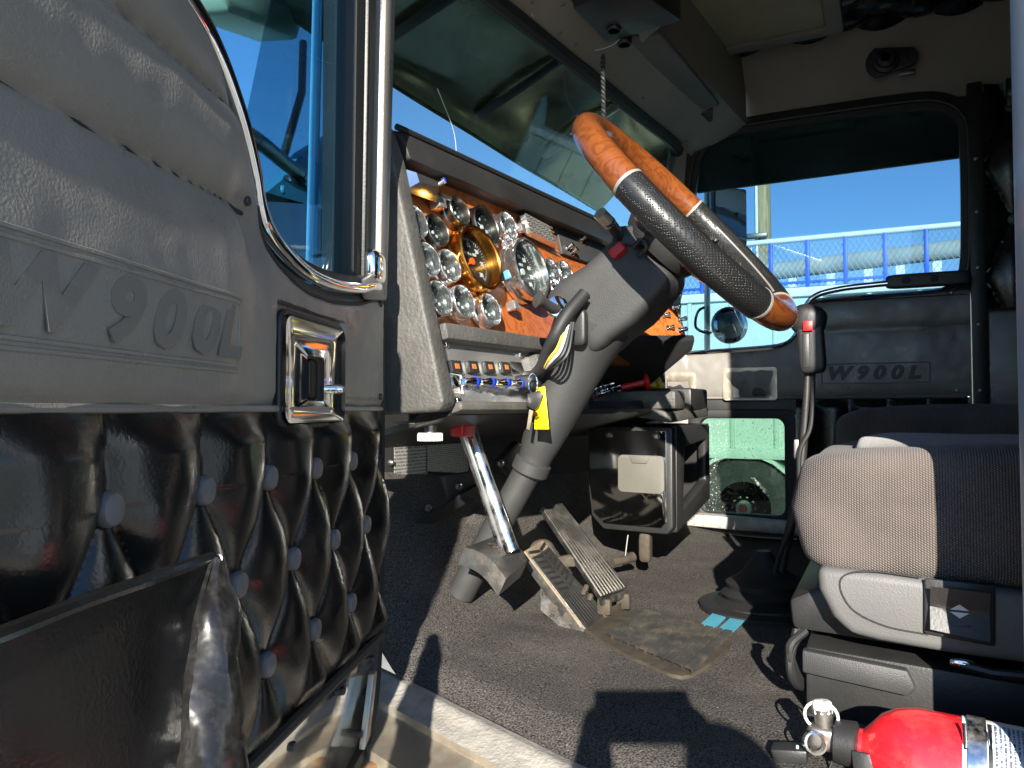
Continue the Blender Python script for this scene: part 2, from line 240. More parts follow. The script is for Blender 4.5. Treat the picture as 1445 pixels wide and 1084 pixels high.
    def build(s, name, m, parent=None, bev=0, seg=2, angle=38, uv=None, weld=False):
        me = bpy.data.meshes.new(name); me.from_pydata([tuple(p) for p in s.v], [], s.f)
        b = bmesh.new(); b.from_mesh(me)
        if weld: bmesh.ops.remove_doubles(b, verts=b.verts, dist=1e-5)
        bmesh.ops.recalc_face_normals(b, faces=b.faces)
        if bev:
            b.edges.ensure_lookup_table(); es = [e for e in b.edges if len(e.link_faces) == 2 and e.calc_face_angle(0) > R_(28)]
            bmesh.ops.bevel(b, geom=es, offset=bev, segments=seg, profile=.5, affect='EDGES', clamp_overlap=True)
        b.to_mesh(me); b.free()
        if uv:
            o, ex, ey = uv; ul = me.uv_layers.new(name='UVMap')
            for lp in me.loops:
                d = me.vertices[lp.vertex_index].co - Vector(o); ul.data[lp.index].uv = (d.dot(ex) / ex.length_squared, d.dot(ey) / ey.length_squared)
        return put(name, me, m, parent, angle)
BASE = {}
def put(name, me, m, parent=None, angle=38):
    for p in me.polygons: p.use_smooth = True
    me.set_sharp_from_angle(angle=R_(angle))
    if m: me.materials.append(M[m] if isinstance(m, str) else m)
    o = bpy.data.objects.new(name, me); scene.collection.objects.link(o)
    if parent is None:                        # origin moves to the centre of the base
        cs = [v.co for v in me.vertices]; c = Vector(((min(p.x for p in cs) + max(p.x for p in cs)) / 2, (min(p.y for p in cs) + max(p.y for p in cs)) / 2, min(p.z for p in cs)))
        me.transform(Matrix.Translation(-c)); o.location = c + Vector((0, 0, EYE)); BASE[o.name] = dict(base=c)
    else:
        o.parent = parent
        if parent.parent is None and 'base' in BASE.get(parent.name, {}): o.location = -BASE[parent.name]['base']
    return o
def thing(name, label, cat, base=(0, 0, 0), group=None, rotz=None):
    o = bpy.data.objects.new(name, None); scene.collection.objects.link(o); o.empty_display_size = .1
    base = Vector(base); o.location = base + Vector((0, 0, EYE)); o['label'] = label; o['category'] = cat
    if group: o['group'] = group
    if rotz is None: BASE[o.name] = dict(base=base)
    else: o.rotation_euler = (0, 0, rotz)     # parts of a turned thing are given in its own axes
    return o
def tag(o, label, cat, group=None):
    o['label'] = label; o['category'] = cat
    if group: o['group'] = group
    return o
def struct(o): o['kind'] = 'structure'; return o
def rrect(x0, y0, x1, y1, r, n=5):
    pts = []
    for cx, cy, a in ((x1 - r, y1 - r, 0), (x0 + r, y1 - r, 90), (x0 + r, y0 + r, 180), (x1 - r, y0 + r, 270)):
        pts += [(cx + r * math.cos(R_(a + 90 * k / n)), cy + r * math.sin(R_(a + 90 * k / n))) for k in range(n + 1)]
    return pts
def text_mesh(body, size, mtx, extrude=.0006, shear=0, offset=0, align='CENTER', sx=1):
    c = bpy.data.curves.new('t', 'FONT'); c.body = body; c.size = size; c.extrude = extrude; c.shear = shear; c.offset = offset; c.align_x = align; c.align_y = 'CENTER'; c.resolution_u = 3
    o = bpy.data.objects.new('t', c); scene.collection.objects.link(o)
    me = bpy.data.meshes.new_from_object(o.evaluated_get(bpy.context.evaluated_depsgraph_get())); me.transform(mtx @ Matrix.Diagonal((sx, 1, 1, 1))); me.materials.clear()
    bpy.data.objects.remove(o); bpy.data.curves.remove(c); return me
def frame_mtx(o, ex, ey):
    ex = Vector(ex).normalized(); ey = Vector(ey).normalized(); ez = ex.cross(ey); m = Matrix((ex, ey, ez)).transposed().to_4x4(); m.translation = Vector(o); return m
def nz(x, y, z=0, s=1): return noise.noise(Vector((x * s, y * s, z * s)))
def sm(a, b, x): t = max(0, min(1, (x - a) / (b - a))); return t * t * (3 - 2 * t)
def spline(pts, n=6):                        # Catmull-Rom through the points
    pts = [Vector(p) for p in pts]; out = []; P = [pts[0] * 2 - pts[1]] + pts + [pts[-1] * 2 - pts[-2]]
    for i in range(1, len(P) - 2):
        for k in range(n):
            t = k / n; a, b, c, d = P[i - 1:i + 3]; out.append(.5 * (2 * b + (c - a) * t + (2 * a - 5 * b + 4 * c - d) * t * t + (3 * b - a - 3 * c + d) * t ** 3))
    return out + [pts[-1]]
def screw(p, ax, r, name, m, parent):
    return MB().lathe([(r, 0), (r, r * .35), (r * .75, r * .7), (0, r * .85)], p, ax, 10).build(name, m, parent)
# ================================================================ the setting: yard and cab shell
g = MB().add([(-400, -400, -1.7), (600, -400, -1.7), (600, 500, -1.7), (-400, 500, -1.7)], [(0, 1, 2, 3)]).build('ground', 'yard'); struct(g)

EDGE = lambda y: 1.105 - .36 * (.79 - y) if y > .2 else .893 - .10 * (.2 - y)     # inner edge of the door sill
def floor_z(x, y):
    z = -.45 + .30 * sm(.70, 1.10, y) + .02 * sm(.5, .9, y)
    z -= .028 * (1 - sm(0, .10, x - EDGE(y)))
    z += .012 * math.exp(-((x - 1.35) ** 2 + (y - .62) ** 2) / .012)
    z += .05 * sm(2.0, 2.7, x) * sm(.45, .9, y)
    z += .004 * nz(x, y, 0, 4) + .002 * nz(x, y, 3, 12) + .0012 * nz(x, y, 7, 60)
    return z
def fl(a, b):
    y = -.75 + 1.85 * b; x0 = EDGE(y) + .005; x = x0 + (2.84 - x0) * a
    return (x, y, floor_z(x, y))
struct(MB().grid(fl, 170, 160).build('floor', 'carpet'))
# sill: knurled tread strip, polished sill plate
def sill(name, m, offs, mats=None):
    def fn(a, b):
        y = -.7 + 1.56 * b; i = min(int(a * (len(offs) - 1)), len(offs) - 2); t = a * (len(offs) - 1) - i
        dx = offs[i][0] + (offs[i + 1][0] - offs[i][0]) * t; dz = offs[i][1] + (offs[i + 1][1] - offs[i][1]) * t
        return (EDGE(y) - dx, y, -.474 + .02 * sm(.3, .9, y) + dz + .0015 * nz(dx, y, 1, 9))
    return struct(MB().grid(fn, (len(offs) - 1) * 3, 60).build(name, m, angle=60))
sill('sill_tread_strip', 'tread', [(-.02, .001), (.004, .006), (.03, -.004), (.055, -.010)])
sill('sill_plate', 'alu', [(.055, -.010), (.058, -.022), (.085, -.034), (.13, -.040), (.135, -.052), (.21, -.058), (.215, -.20)])
struct(MB().box((.80, .05, -.80), (.12, 1.7, .55)).build('rocker_panel', 'bluepaint'))
# firewall, back wall, roof, pillars
fw = Vector((1.99, .985, 0))
struct(MB().box(fw + CY * .02 + ZV * -.05, (1.84, .04, .95), AXC).build('firewall', 'matblack'))
struct(MB().box((1.9, -.80, .40), (2.1, .04, 1.8)).build('back_wall', 'blackvinyl'))
struct(MB().box((1.85, .02, 1.30), (2.1, 1.75, .03)).build('roof', 'lining', bev=.01))
struct(MB().box((.955, -.50, .40), (.05, .62, 1.8)).build('rear_side_wall', 'pillar'))
hdr = MB().prism([(.93, -.8, 1.02), (1.03, -.8, 1.02), (1.10, -.8, 1.16), (1.10, -.8, 1.28), (.90, -.8, 1.28)], (.06, 1.66, -.0)); struct(hdr.build('door_header', 'lining', bev=.012))
# windshield header lining, a bent sheet between the glass and the roof
P0 = Vector((1.0, .865, .945)); wt = lambda s: P0 + CX * s                          # top line of the glass
def hl(a, b):
    p = wt(-.05 + 1.93 * a); t = b
    off = -.20 * min(1, t / .7); up = .085 * min(1, t / .7) + .26 * max(0, (t - .7) / .3)
    q = p + CY * off + ZV * up + ZV * .006 * nz(a * 6, b * 3)
    return q
HL = struct(MB().grid(hl, 60, 20).build('header_lining', 'lining', angle=40))
for i, (a, b) in enumerate([(.36, .16), (.48, .14), (.60, .16), (.31, .33), (.44, .12), (.70, .16), (.40, .30)]):
    p = Vector(hl(a, b)); q = (Vector(hl(a + .01, b)) - p).cross(Vector(hl(a, b + .01)) - p).normalized(); q = q if q.z < 0 else -q
    screw(p, q, .005, 'lining_rivet', 'steel', HL)
# black quilted ceiling pad with buttons, tan roof lamp lens
def cq(a, b):
    x = 2.05 + .73 * a; y = -.55 + 1.0 * b
    h = (abs(math.sin(math.pi * (x / .16 + y / .22))) * abs(math.sin(math.pi * (x / .16 - y / .22)))) ** .6
    return (x, y, 1.283 - .035 * h)
cp = thing('ceiling_pad', 'black quilted ceiling pad with dark buttons beside the tan roof lamp', 'ceiling pad', (2.4, -.05, 1.25))
MB().grid(cq, 70, 80).build('quilted_pad', 'blackvinyl', cp)
for i in range(12, 18):
    for j in range(-4, 5):
        if (i + j) % 2 == 0:
            x, y = i * .16, j * .11 * 1.0
            if 2.08 < x < 2.76 and -.5 < y < .42: MB().lathe([(.012, 0), (.010, -.006), (0, -.008)], (x, y, 1.279), (0, 0, 1), 12).build('button', 'blackvinyl', cp)
rl = thing('roof_lamp', 'tan rectangular roof lamp lens in a grey ceiling frame', 'ceiling lamp', (2.38, .35, 1.22))
MB().prism([(2.12, .16, 1.225), (2.62, .16, 1.225), (2.62, .52, 1.225), (2.12, .52, 1.225)], (0, 0, .03)).build('lens', 'tan', rl, bev=.008)
fr = [(x, y, 1.215) for x, y in rrect(2.07, .11, 2.67, .57, .02)]; fi = [(x, y, 1.215) for x, y in rrect(2.12, .16, 2.62, .52, .01)]
MB().ring(fr, fi, (0, 0, .05)).build('lamp_frame', 'lining', rl, bev=.004)
# left A pillar
struct(MB().prism([(.985, .772, -.5), (1.045, .785, -.5), (1.055, .83, -.5), (1.0, .845, -.5)], (0, 0, 1.55)).build('front_pillar', 'black', bev=.012))
struct(MB().prism([onX(972, 195, 2.72), onX(947, 190, 2.72), onX(936, 330, 2.74), onX(934, 470, 2.74), onX(962, 470, 2.74), onX(960, 330, 2.74)], (.04, .02, 0)).build('right_front_pillar', 'greyvinyl', bev=.008))
# passenger side wall above and behind the door
def pw(a, b):                                  # lining above the passenger window, leaning in to the roof
    y = -.78 + 1.60 * a; z = 1.02 + .27 * b
    return (2.865 - .10 * b ** 2 + .004 * nz(y, z, 0, 4), y, z)
struct(MB().grid(pw, 50, 12).build('side_lining', 'lining'))
for q in ([(-.30, 1.06), (-.12, 1.06), (-.30, .90)], [(.78, 1.06), (.50, 1.06), (.78, .83)]): struct(MB().prism([(2.886, y, z) for y, z in q], (.012, 0, 0)).build('corner_filler', 'black'))
struct(MB().box((2.90, -.52, .25), (.05, .56, 1.6)).build('side_wall', 'black'))
struct(MB().box((2.93, .05, -.62), (.1, 1.7, .42)).build('lower_side_wall', 'matblack'))
struct(MB().box((2.90, .86, .02), (.06, .26, .9)).build('kick_wall', 'greyvinyl'))
struct(MB().prism([(2.78, -.7, -.455), (2.86, -.7, -.455), (2.86, 1.0, -.41), (2.78, 1.0, -.41)], (0, 0, .045)).build('passenger_sill', 'tread', bev=.008))
# B pillar beside the driver's seat
bp = thing('door_pillar', 'blue grey pillar edge beside the driver seat at the door opening', 'pillar', (1.0, -.16, -.45))
MB().prism([(1.005, -.126, -.45), (1.02, -.17, -.45), (.96, -.26, -.45), (.90, -.26, -.45), (.93, -.17, -.45)], (0, 0, 1.5)).build('post', 'pillar', bp, bev=.008)
for z in (.0, .17, .31): MB().lathe([(.010, 0), (.010, .006), (.0, .009)], (1.0125, -.148, z), (.95, .3, 0), 14).build('bolt', 'chrome', bp)

# ================================================================ windshield, its rubber and the visor outside
ws = thing('windshield', 'tinted windshield with black rubber seal above the dashboard', 'windshield', (1.9, .9, .35))
WB = Vector((1.0, 1.03, .33))                  # bottom line of the glass
def wl(s, t): return WB.lerp(P0, t) + CX * s
MB().prism([wl(-.02, 0), wl(1.80, 0), wl(1.775, 1), wl(-.02, 1)], CY * .006).build('pane', 'glassw', ws)
cor = [wl(1.775 - .12, 1), wl(1.775 - .05, .985), wl(1.775 - .012, .94), wl(1.775, .86), wl(1.80, 0)]
MB().tube([wl(-.02, 1)] + [wl(s / 10, 1) for s in range(1, 16)] + spline(cor, 4), .021, 8).build('seal', 'rubber', ws)
MB().prism([wl(1.775, 1.04), wl(1.60, 1.03), *[wl(1.775 - .15 + .15 * math.sin(R_(k)), 1 - .16 * (1 - math.cos(R_(k)))) for k in range(0, 91, 15)], wl(1.795, .3), wl(1.84, .3)], CY * .02).build('corner_trim', 'rubber', ws)
ev = thing('exterior_visor', 'polished steel sun visor hanging outside above the windshield', 'sun visor', (2.0, 1.15, .75))
VB = Vector((1.0, 1.25, .872))
def vis(a, b):                                 # a bowed sheet, top against the roof, lower edge forward
    s = .02 + 1.86 * a; p = (P0 + CY * .03 + ZV * .05).lerp(VB - ZV * (.068 * (s - .55)), b) + CX * s
    return p + CY * .05 * math.sin(math.pi * b) - CY * .015 * (2 * a - 1) ** 2 + ZV * .008 * nz(a * 4, b * 3)
mb = MB().grid(vis, 40, 10); mb.build('visor_sheet', 'visormetal', ev)
MB().tube([vis(k / 20, 1) for k in range(21)], .006, 6).build('rolled_edge', 'visormetal', ev)
for s in (.26, .50, .70): MB().prism([vis(s, .0) - CY * .012, vis(s + .022, .0) - CY * .012, vis(s + .03, .82) - CY * .012, vis(s + .012, .82) - CY * .012], CY * -.02).build('brace', 'black' if s < .6 else 'alu', ev, bev=.003)
# ================================================================ driver's door, in its own axes: u from the hinge, n inwards, z
DA = R_(18.8); HX, HY = 1.0, .73
dr = thing('driver_door', 'open driver door with grey padded top and black button quilting', 'truck door', (HX, HY, -.5), rotz=math.pi + DA)
DZ = .5                                        # door axes start at the door's bottom
def D3(u, n, z): return Vector((u, n, z + DZ))
TOPC = [(-.01, .187), (.06, .180), (.116, .168), (.20, .158), (.262, .155), (.32, .157), (.375, .168), (.418, .184), (.44, .205), (.452, .232), (.47, .262), (.495, .292), (.53, .322), (.57, .342), (.66, .366), (.80, .382), (1.02, .39)]
TC = spline([(u, z, 0) for u, z in TOPC], 8); TC = [(p.x, p.y) for p in TC]
def topz(u):
    for (a, b), (c, d) in zip(TC, TC[1:]):
        if a <= u <= c: return b + (d - b) * (u - a) / max(1e-6, c - a)
    return TC[-1][1] if u > .5 else TC[0][1]
def pad_h(u, z):
    h = .014
    s1 = .193 + .0 * u; t = topz(u); zz = z
    sv = [0, min(s1 - (.03 * sm(.47, .40, u) if u < .47 else 0), t)]
    if u > .44:
        w_ = sm(.44, .54, u)
        seams = [0, s1, .283 + .02 * (u - .5), t]
        for a, b in zip(seams, seams[1:]):
            if a <= z <= b and b - a > .004: f = (z - a) / (b - a); h += w_ * .020 * (4 * f * (1 - f)) ** .55 * min(1, (b - a) / .08)
    h += .012 * (1 - sm(.0, .02, z)) * -.5
    h -= .012 * (1 - sm(0, .022, t - z)) + .0
    h += .0022 * nz(u, z, 0, 7) + .0007 * nz(u * 1.5, z * 2.5, 4, 22)
    ex, ez = .47, .185; d = math.hypot(u - ex, z - ez); h += .006 * math.exp(-d * d / .002) * math.sin(60 * (u - z))
    if .175 < u < .395 and -.02 < z < .118: h = min(h, .006)
    return h
def dpad(a, b):
    u = .0 + 1.0 * a ** 1.0; t = topz(u); z = .004 + (t - .004) * b
    return D3(u, pad_h(u, z), z)
MB().grid(dpad, 200, 90).build('upper_pad', 'greyvinyl', dr)
# door shell behind the trim: skin, window posts, top frame
sh = MB().prism([D3(0.0, -.05, -.36), D3(.02, -.05, -.44), D3(.06, -.05, -.485), D3(.132, -.05, -.5), D3(1.0, -.05, -.5), D3(1.0, -.05, .36), *[D3(u, -.05, z - .02) for u, z in TC[::-4] if u < 1.0]], (0, .045, 0))
sh.build('door_skin', 'bluepaint', dr)
MB().prism([D3(-.005, -.03, .17), D3(.034, -.03, .17), D3(.012, -.03, .62), D3(.0, -.03, .97), D3(-.06, -.03, .97), D3(-.04, -.03, .62)], (0, .05, 0)).build('front_post', 'greyvinyl', dr, bev=.008)
MB().prism([D3(.036, -.03, .16), D3(.115, -.03, .16), D3(.10, -.03, .97), D3(.003, -.03, .97), D3(.014, -.03, .62)], (0, .035, 0)).build('window_channel', 'rubber', dr, bev=.008)
MB().prism([D3(.07, -.02, .18), D3(.085, -.02, .18), D3(.06, -.02, .97), D3(.045, -.02, .97)], (0, .030, 0)).build('channel_bead', 'black', dr, bev=.003)
MB().prism([D3(-.06, -.03, .97), D3(1.0, -.03, .97), D3(1.0, -.03, 1.03), D3(-.06, -.03, 1.03)], (0, .05, 0)).build('top_frame', 'greyvinyl', dr, bev=.008)
MB().prism([D3(.97, -.03, .3), D3(1.0, -.03, .3), D3(1.0, -.03, .97), D3(.97, -.03, .97)], (0, .04, 0)).build('rear_post', 'greyvinyl', dr, bev=.008)
MB().prism([D3(.05, -.018, .1), D3(.98, -.018, .1), D3(.98, -.018, .98), D3(.05, -.018, .98)], (0, .004, 0)).build('window_pane', 'glassd', dr)
MB().prism([D3(.175, -.04, .15), D3(.19, -.04, .15), D3(.155, -.04, .98), D3(.14, -.04, .98)], (0, .012, 0)).build('vent_post', 'bluepaint', dr, bev=.003)
# chrome window moulding with a black bead behind it, corner block
ch = [D3(u, .014, z + .006) for u, z in TC if .03 < u < 1.0]
MB().tube(ch, .0085, 10, flat=1).build('chrome_moulding', 'chrome', dr)
MB().tube([p + Vector((0, -.012, .008)) for p in ch], .012, 8).build('glass_seal', 'rubber', dr)
MB().sq(D3(.043, .008, .218), (.060, .035, .05), .5).build('corner_block', 'chrome', dr)
MB().prism([D3(.0, .012, .172), D3(.10, .012, .160), D3(.12, .012, .185), D3(.065, .012, .205), D3(.0, .012, .200)], (0, .008, 0)).build('corner_cover', 'greyvinyl', dr, bev=.004)
# seams: rows of stitches as fine ridges
def seam(pts, name='seam', m='rubber', r=.0026): MB().tube(pts, r, 6).build(name, m, dr)
seam([D3(u / 100, pad_h(u / 100, .193) + .0005, .193) for u in range(47, 99, 2)])
seam([D3(u / 100, pad_h(u / 100, .283 + .02 * (u / 100 - .5)) + .0005, .283 + .02 * (u / 100 - .5)) for u in range(52, 99, 2)])
seam([D3(u, pad_h(u, topz(u) - .016) + .0008, topz(u) - .016) for u in [.06 + .0125 * k for k in range(32)]])
# embossed model name in its bordered field
def epan(z0, z1, u0, u1):
    for a, b in (((u0, z1), (u1, z1)), ((u0, z0), (u1, z0)), ((u0, z0), (u0, z1)), ((u0 + .004, z0 + .005), (u0 + .004, z1 - .005)), ((u0 + .004, z1 - .005), (u1, z1 - .006)), ((u0 + .004, z0 + .005), (u1, z0 + .006))):
        pts = [Vector((a[0] + (b[0] - a[0]) * k / 24, 0, a[1] + (b[1] - a[1]) * k / 24)) for k in range(25)]
        MB().tube([D3(p.x, pad_h(p.x, p.z) - .0005 + .0006 * nz(p.x * 40, p.z * 40), p.z) for p in pts], .0021, 6).build('emboss_line', 'greyvinyl', dr)
epan(.035, .103, .503, .83)
for chx, u in zip('W900L', (.775, .690, .633, .578, .535)):
    me = text_mesh(chx, .062, frame_mtx(D3(u, pad_h(u, .068) + .0002, .068), (-1, 0, 0), (0, 0, 1)), .0008, .24, .0026, sx=1.3)
    put('embossed_letter', me, 'greyvinyl_dark', dr)
for u, z in ((.018, .165), (.018, .02), (.47, .205), (.48, .27)): screw(D3(u, pad_h(u, z), z), (0, 1, 0), .005, 'trim_screw', 'black', dr)
# inside handle: black gasket, dished chrome bezel, well and paddle
o_ = [D3(u, .008, z) for u, z in rrect(.183, -.022, .388, .112, .018)]; i_ = [D3(u, .008, z) for u, z in rrect(.190, -.015, .381, .105, .014)]
MB().ring(o_, i_, (0, .008, 0)).build('handle_gasket', 'black', dr, bev=.003)
def bez(a, b):                                 # loft from the outer to the inner loop, hollowed
    n = 24; A = rrect(.190, -.015, .381, .104, .014); B = rrect(.262, .010, .318, .064, .005); k = int(round(a * n)) % n
    p, q = A[k], B[k]; u = p[0] + (q[0] - p[0]) * b; z = p[1] + (q[1] - p[1]) * b
    return D3(u, .019 - .006 * math.sin(math.pi * min(1, b * 1.0)) ** 1 + .002 * b - .004 * b * b, z)
hp = MB().grid(bez, 24, 10).build('handle_bezel', 'chrome', dr, angle=60)
MB().box(D3(.29, -.008, .037), (.06, .006, .058)).build('handle_well', 'matblack', hp)
MB().sq(D3(.278, .004, .037), (.026, .014, .05), .3).build('paddle', 'black', hp)
for z in (.046,): MB().lathe([(.006, 0), (.006, .012), (.004, .016), (0, .017)], D3(.222, .012, z - .02), (0, 1, 0), 12).build('lock_button', 'chrome', hp)
# piping between the two halves, quilted lower half
MB().tube([D3(u / 50, .011 + .001 * math.sin(u), .001) for u in range(0, 51)], .0038, 8).build('piping', 'greyvinyl', dr)
U0, DU, Z0q, DZq = .402, .1315, -.072, .196
def quilt_h(u, z):
    a = (u - U0) / DU + (z - Z0q) / DZq; b = (u - U0) / DU - (z - Z0q) / DZq
    top = sm(0, -.035, z); bot = sm(-.350, -.325, z)
    if z > Z0q: a = (u - U0) / DU; b = a      # above the first row the pleats run straight up
    wob = .05 * nz(u, z, 2, 11)
    ca, cb = abs(math.sin(math.pi * (a + wob))), abs(math.sin(math.pi * (b - wob)))
    h = (ca * cb) ** .60 if z <= Z0q else ca ** .92
    h = h * (.25 + .75 * top) * (.35 + .65 * bot)
    for br in (0,): pass
    return .006 + .021 * h + .0016 * nz(u * 1.2, z, 5, 26) * h
def dq(a, b): u = -.002 + 1.0 * a; z = -.352 + .352 * b; return D3(u, quilt_h(u, z), z)
qp = MB().grid(dq, 480, 170).build('quilted_panel', 'blackvinyl', dr)
for row in range(3):
    for k in range(-4, 5):
        u = U0 + (k + (.5 if row == 1 else 0)) * DU; z = Z0q - row * DZq / 2
        if .02 < u < .98 and not (u > .59 and row > 0): MB().lathe([(.0105, -.012), (.0135, 0), (.0135, .004), (.0115, .0075), (.006, .009), (0, .0095)], D3(u, quilt_h(u, z) + .002, z), (0, 1, 0), 18).build('button', 'button', qp)
# map pocket: stiff sheet standing off the door with a torn taped edge
def pk(a, b):
    u = .597 + .41 * a; z = -.118 - .003 * nz(u * 9, 0) - .33 * b
    n = .050 + .060 * b + .004 * nz(u, z, 0, 8)
    if a < .04: n += .004
    return D3(u + .16 * b * (1 - a), n, z)
pkp = MB().grid(pk, 40, 40).build('map_pocket', 'blackvinyl', dr)
MB().tube([Vector(pk(k / 20, 0)) for k in range(21)], .005, 8).build('pocket_hem', 'blackvinyl', pkp)
def te(a, b):                                  # rolled taped edge, crumpled
    th = a * 2 * math.pi; rr = (.008 + .017 * sm(0, .12, b) + .016 * sm(.1, .6, b)) * (1 + .22 * nz(math.cos(th) * 1.3, b * 9, math.sin(th)) + .10 * nz(math.cos(th) * 4, b * 28, math.sin(th) * 4))
    c = Vector(pk(0, b)) + Vector((-.01 * b, .004, 0))
    return c + Vector((math.cos(th) * rr * .85, math.sin(th) * rr * .75, .004 * nz(th, b * 14)))
MB().grid(te, 28, 70).build('taped_edge', mat('torn_tape', (.010, .0095, .009), .28, var=.5, vscale=25, bump=.8, bscale=45, dust=.25, dustcol=(.16, .15, .14), dscale=70, spec=.6), pkp)
# bottom edge: rubber bead, aluminium kick strip, screws, front weatherstrip
MB().tube([D3(-.004 + u / 30, .012, -.354) for u in range(0, 31)], .0075, 8).build('lower_bead', 'rubber', dr)
MB().prism([D3(.004, -.003, -.360), D3(.022, -.003, -.445), D3(.06, -.003, -.485), D3(.132, -.003, -.498), D3(1.0, -.003, -.50), D3(1.0, -.003, -.356), D3(.004, -.003, -.356)], (0, .007, 0)).build('kick_strip', mat('polished_kick', (.66, .64, .60), .10, 1, var=.1, rvar=.06, dust=.35, dustcol=(.36, .28, .18), dscale=11, bump=.1, bscale=30), dr, bev=.002)
MB().prism([D3(.055, .0045, -.485), D3(.082, .0045, -.495), D3(.040, .0045, -.400), D3(.022, .0045, -.400)], (0, .010, 0)).build('corner_gusset', 'alu', dr, bev=.002)
for u, z in ((.016, -.385), (.03, -.43), (.152, -.385), (.078, -.474), (.32, -.388)): screw(D3(u, .004, z), (0, 1, 0), .006, 'kick_screw', 'black', dr)
ed = spline([D3(-.012, .0, .20), D3(-.014, .0, 0), D3(-.014, 0, -.2), D3(-.012, 0, -.34), D3(.004, 0, -.43), D3(.035, 0, -.485), D3(.10, 0, -.512), D3(.3, 0, -.52), D3(.95, 0, -.52)], 8)
MB().tube(ed, .013, 8).build('weatherstrip', 'rubber', dr)
# ================================================================ passenger door
PX = 2.85
pd = thing('passenger_door', 'closed passenger door with grey pad and small lower peep window', 'truck door', (PX, .25, -.45))
def PP(y, z, x=0): return Vector((PX + x, y, z))
WIN = spline([PP(.72, .215), PP(.55, .222), PP(.40, .228), PP(.325, .238), PP(.285, .27), PP(.265, .33), PP(.235, .375), PP(.18, .388), PP(0, .390), PP(-.14, .394), PP(-.19, .41), PP(-.215, .46), PP(-.222, .6), PP(-.222, .86), PP(-.21, .94), PP(-.16, .985), PP(-.05, 1.0), PP(.25, 1.005), PP(.45, 1.005), PP(.545, .995), PP(.60, .95), PP(.625, .86), PP(.66, .6), PP(.715, .30), PP(.725, .23)], 3)[:-1]
ctr = PP(.2, .66)
def _unused_infl(p, d):                                # push a point of the loop outwards
    i = min(range(len(WIN)), key=lambda k: (WIN[k] - p).length); t = WIN[(i + 1) % len(WIN)] - WIN[i - 1]; n = Vector((0, t.z, -t.y)).normalized()
    if (p + n * .01 - ctr).length < (p - n * .01 - ctr).length and abs(p.z - .3) > .12: n = -n
    return p + n * d
def loop(d):
    out = []
    for i, p in enumerate(WIN):
        t = WIN[(i + 1) % len(WIN)] - WIN[i - 1]; n = Vector((0, t.z, -t.y)).normalized(); out.append(p + n * d)
    return out
sgn = 1 if max(p.z for p in loop(.05)) > max(p.z for p in WIN) else -1
MB().ring(loop(sgn * .055), WIN, (.03, 0, 0)).build('window_seal', 'rubber', pd, bev=.006)
MB().ring([p + Vector((-.012, 0, 0)) for p in loop(sgn * .030)], [p + Vector((-.012, 0, 0)) for p in loop(sgn * .018)], (.02, 0, 0)).build('seal_lip', 'black', pd, bev=.004)
MB().prism([p + Vector((.02, 0, 0)) for p in loop(sgn * .02)], (.005, 0, 0)).build('window_pane', 'glassp', pd)
low = [p + Vector((-.012, 0, -.012)) for p in WIN if p.z < .40 and p.y < .72]
low = sorted(low, key=lambda p: -p.y)
MB().tube([p for p in low if p.y > -.20], .009, 8).build('chrome_moulding', 'chrome', pd)
def ptop(y):
    for a, b in zip(low, low[1:]):
        if b.y <= y <= a.y: return a.z + (b.z - a.z) * (a.y - y) / max(1e-6, a.y - b.y) - .004
    return low[0].z - .004 if y > .5 else low[-1].z - .004
def pph(y, z):
    h = .012; t = ptop(y)
    seams = [.045, .27, t] if y < .25 else [.045, t]
    for a, b in zip(seams, seams[1:]):
        if a <= z <= b and b - a > .01: f = (z - a) / (b - a); h += .012 * (4 * f * (1 - f)) ** .5
    return h + .003 * nz(y, z, 3, 8) + .0015 * nz(y, z, 1, 30)
def ppad(a, b): y = .745 - .985 * a; t = ptop(y); z = .042 + (t - .042) * b; return PP(y, z, -pph(y, z))
MB().grid(ppad, 120, 40).build('upper_pad', 'greyvinyl', pd)
MB().tube([PP(.70 - .93 * k / 20, .042, -.012) for k in range(21)], .005, 8).build('piping', 'greyvinyl', pd)
MB().tube([PP(.22 - .45 * k / 20, .27, -pph(.22 - .45 * k / 20, .27)) for k in range(21)], .0018, 6).build('seam', 'rubber', pd)
MB().tube([PP(.20 - .43 * k / 20, .368, -pph(.20 - .43 * k / 20, .368) - .001) for k in range(21)], .0018, 6).build('seam', 'rubber', pd)
for (a, b) in (((.20, .088), (-.125, .088)), ((.20, .154), (-.125, .154)), ((.20, .088), (.20, .154)), ((-.125, .088), (-.125, .154))):
    MB().tube([PP(a[0] + (b[0] - a[0]) * k / 12, a[1] + (b[1] - a[1]) * k / 12, -pph(a[0] + (b[0] - a[0]) * k / 12, a[1] + (b[1] - a[1]) * k / 12) - .0005) for k in range(13)], .0022, 6).build('emboss_line', 'greyvinyl_dark', pd)
for chx, y in zip('W900L', (.150, .078, .026, -.026, -.078)):
    put('embossed_letter', text_mesh(chx, .060, frame_mtx(PP(y, .121, -pph(y, .121) - .0005), (0, -1, 0), (0, 0, 1)), .0014, .24, .0034, sx=1.15), 'letter', pd)
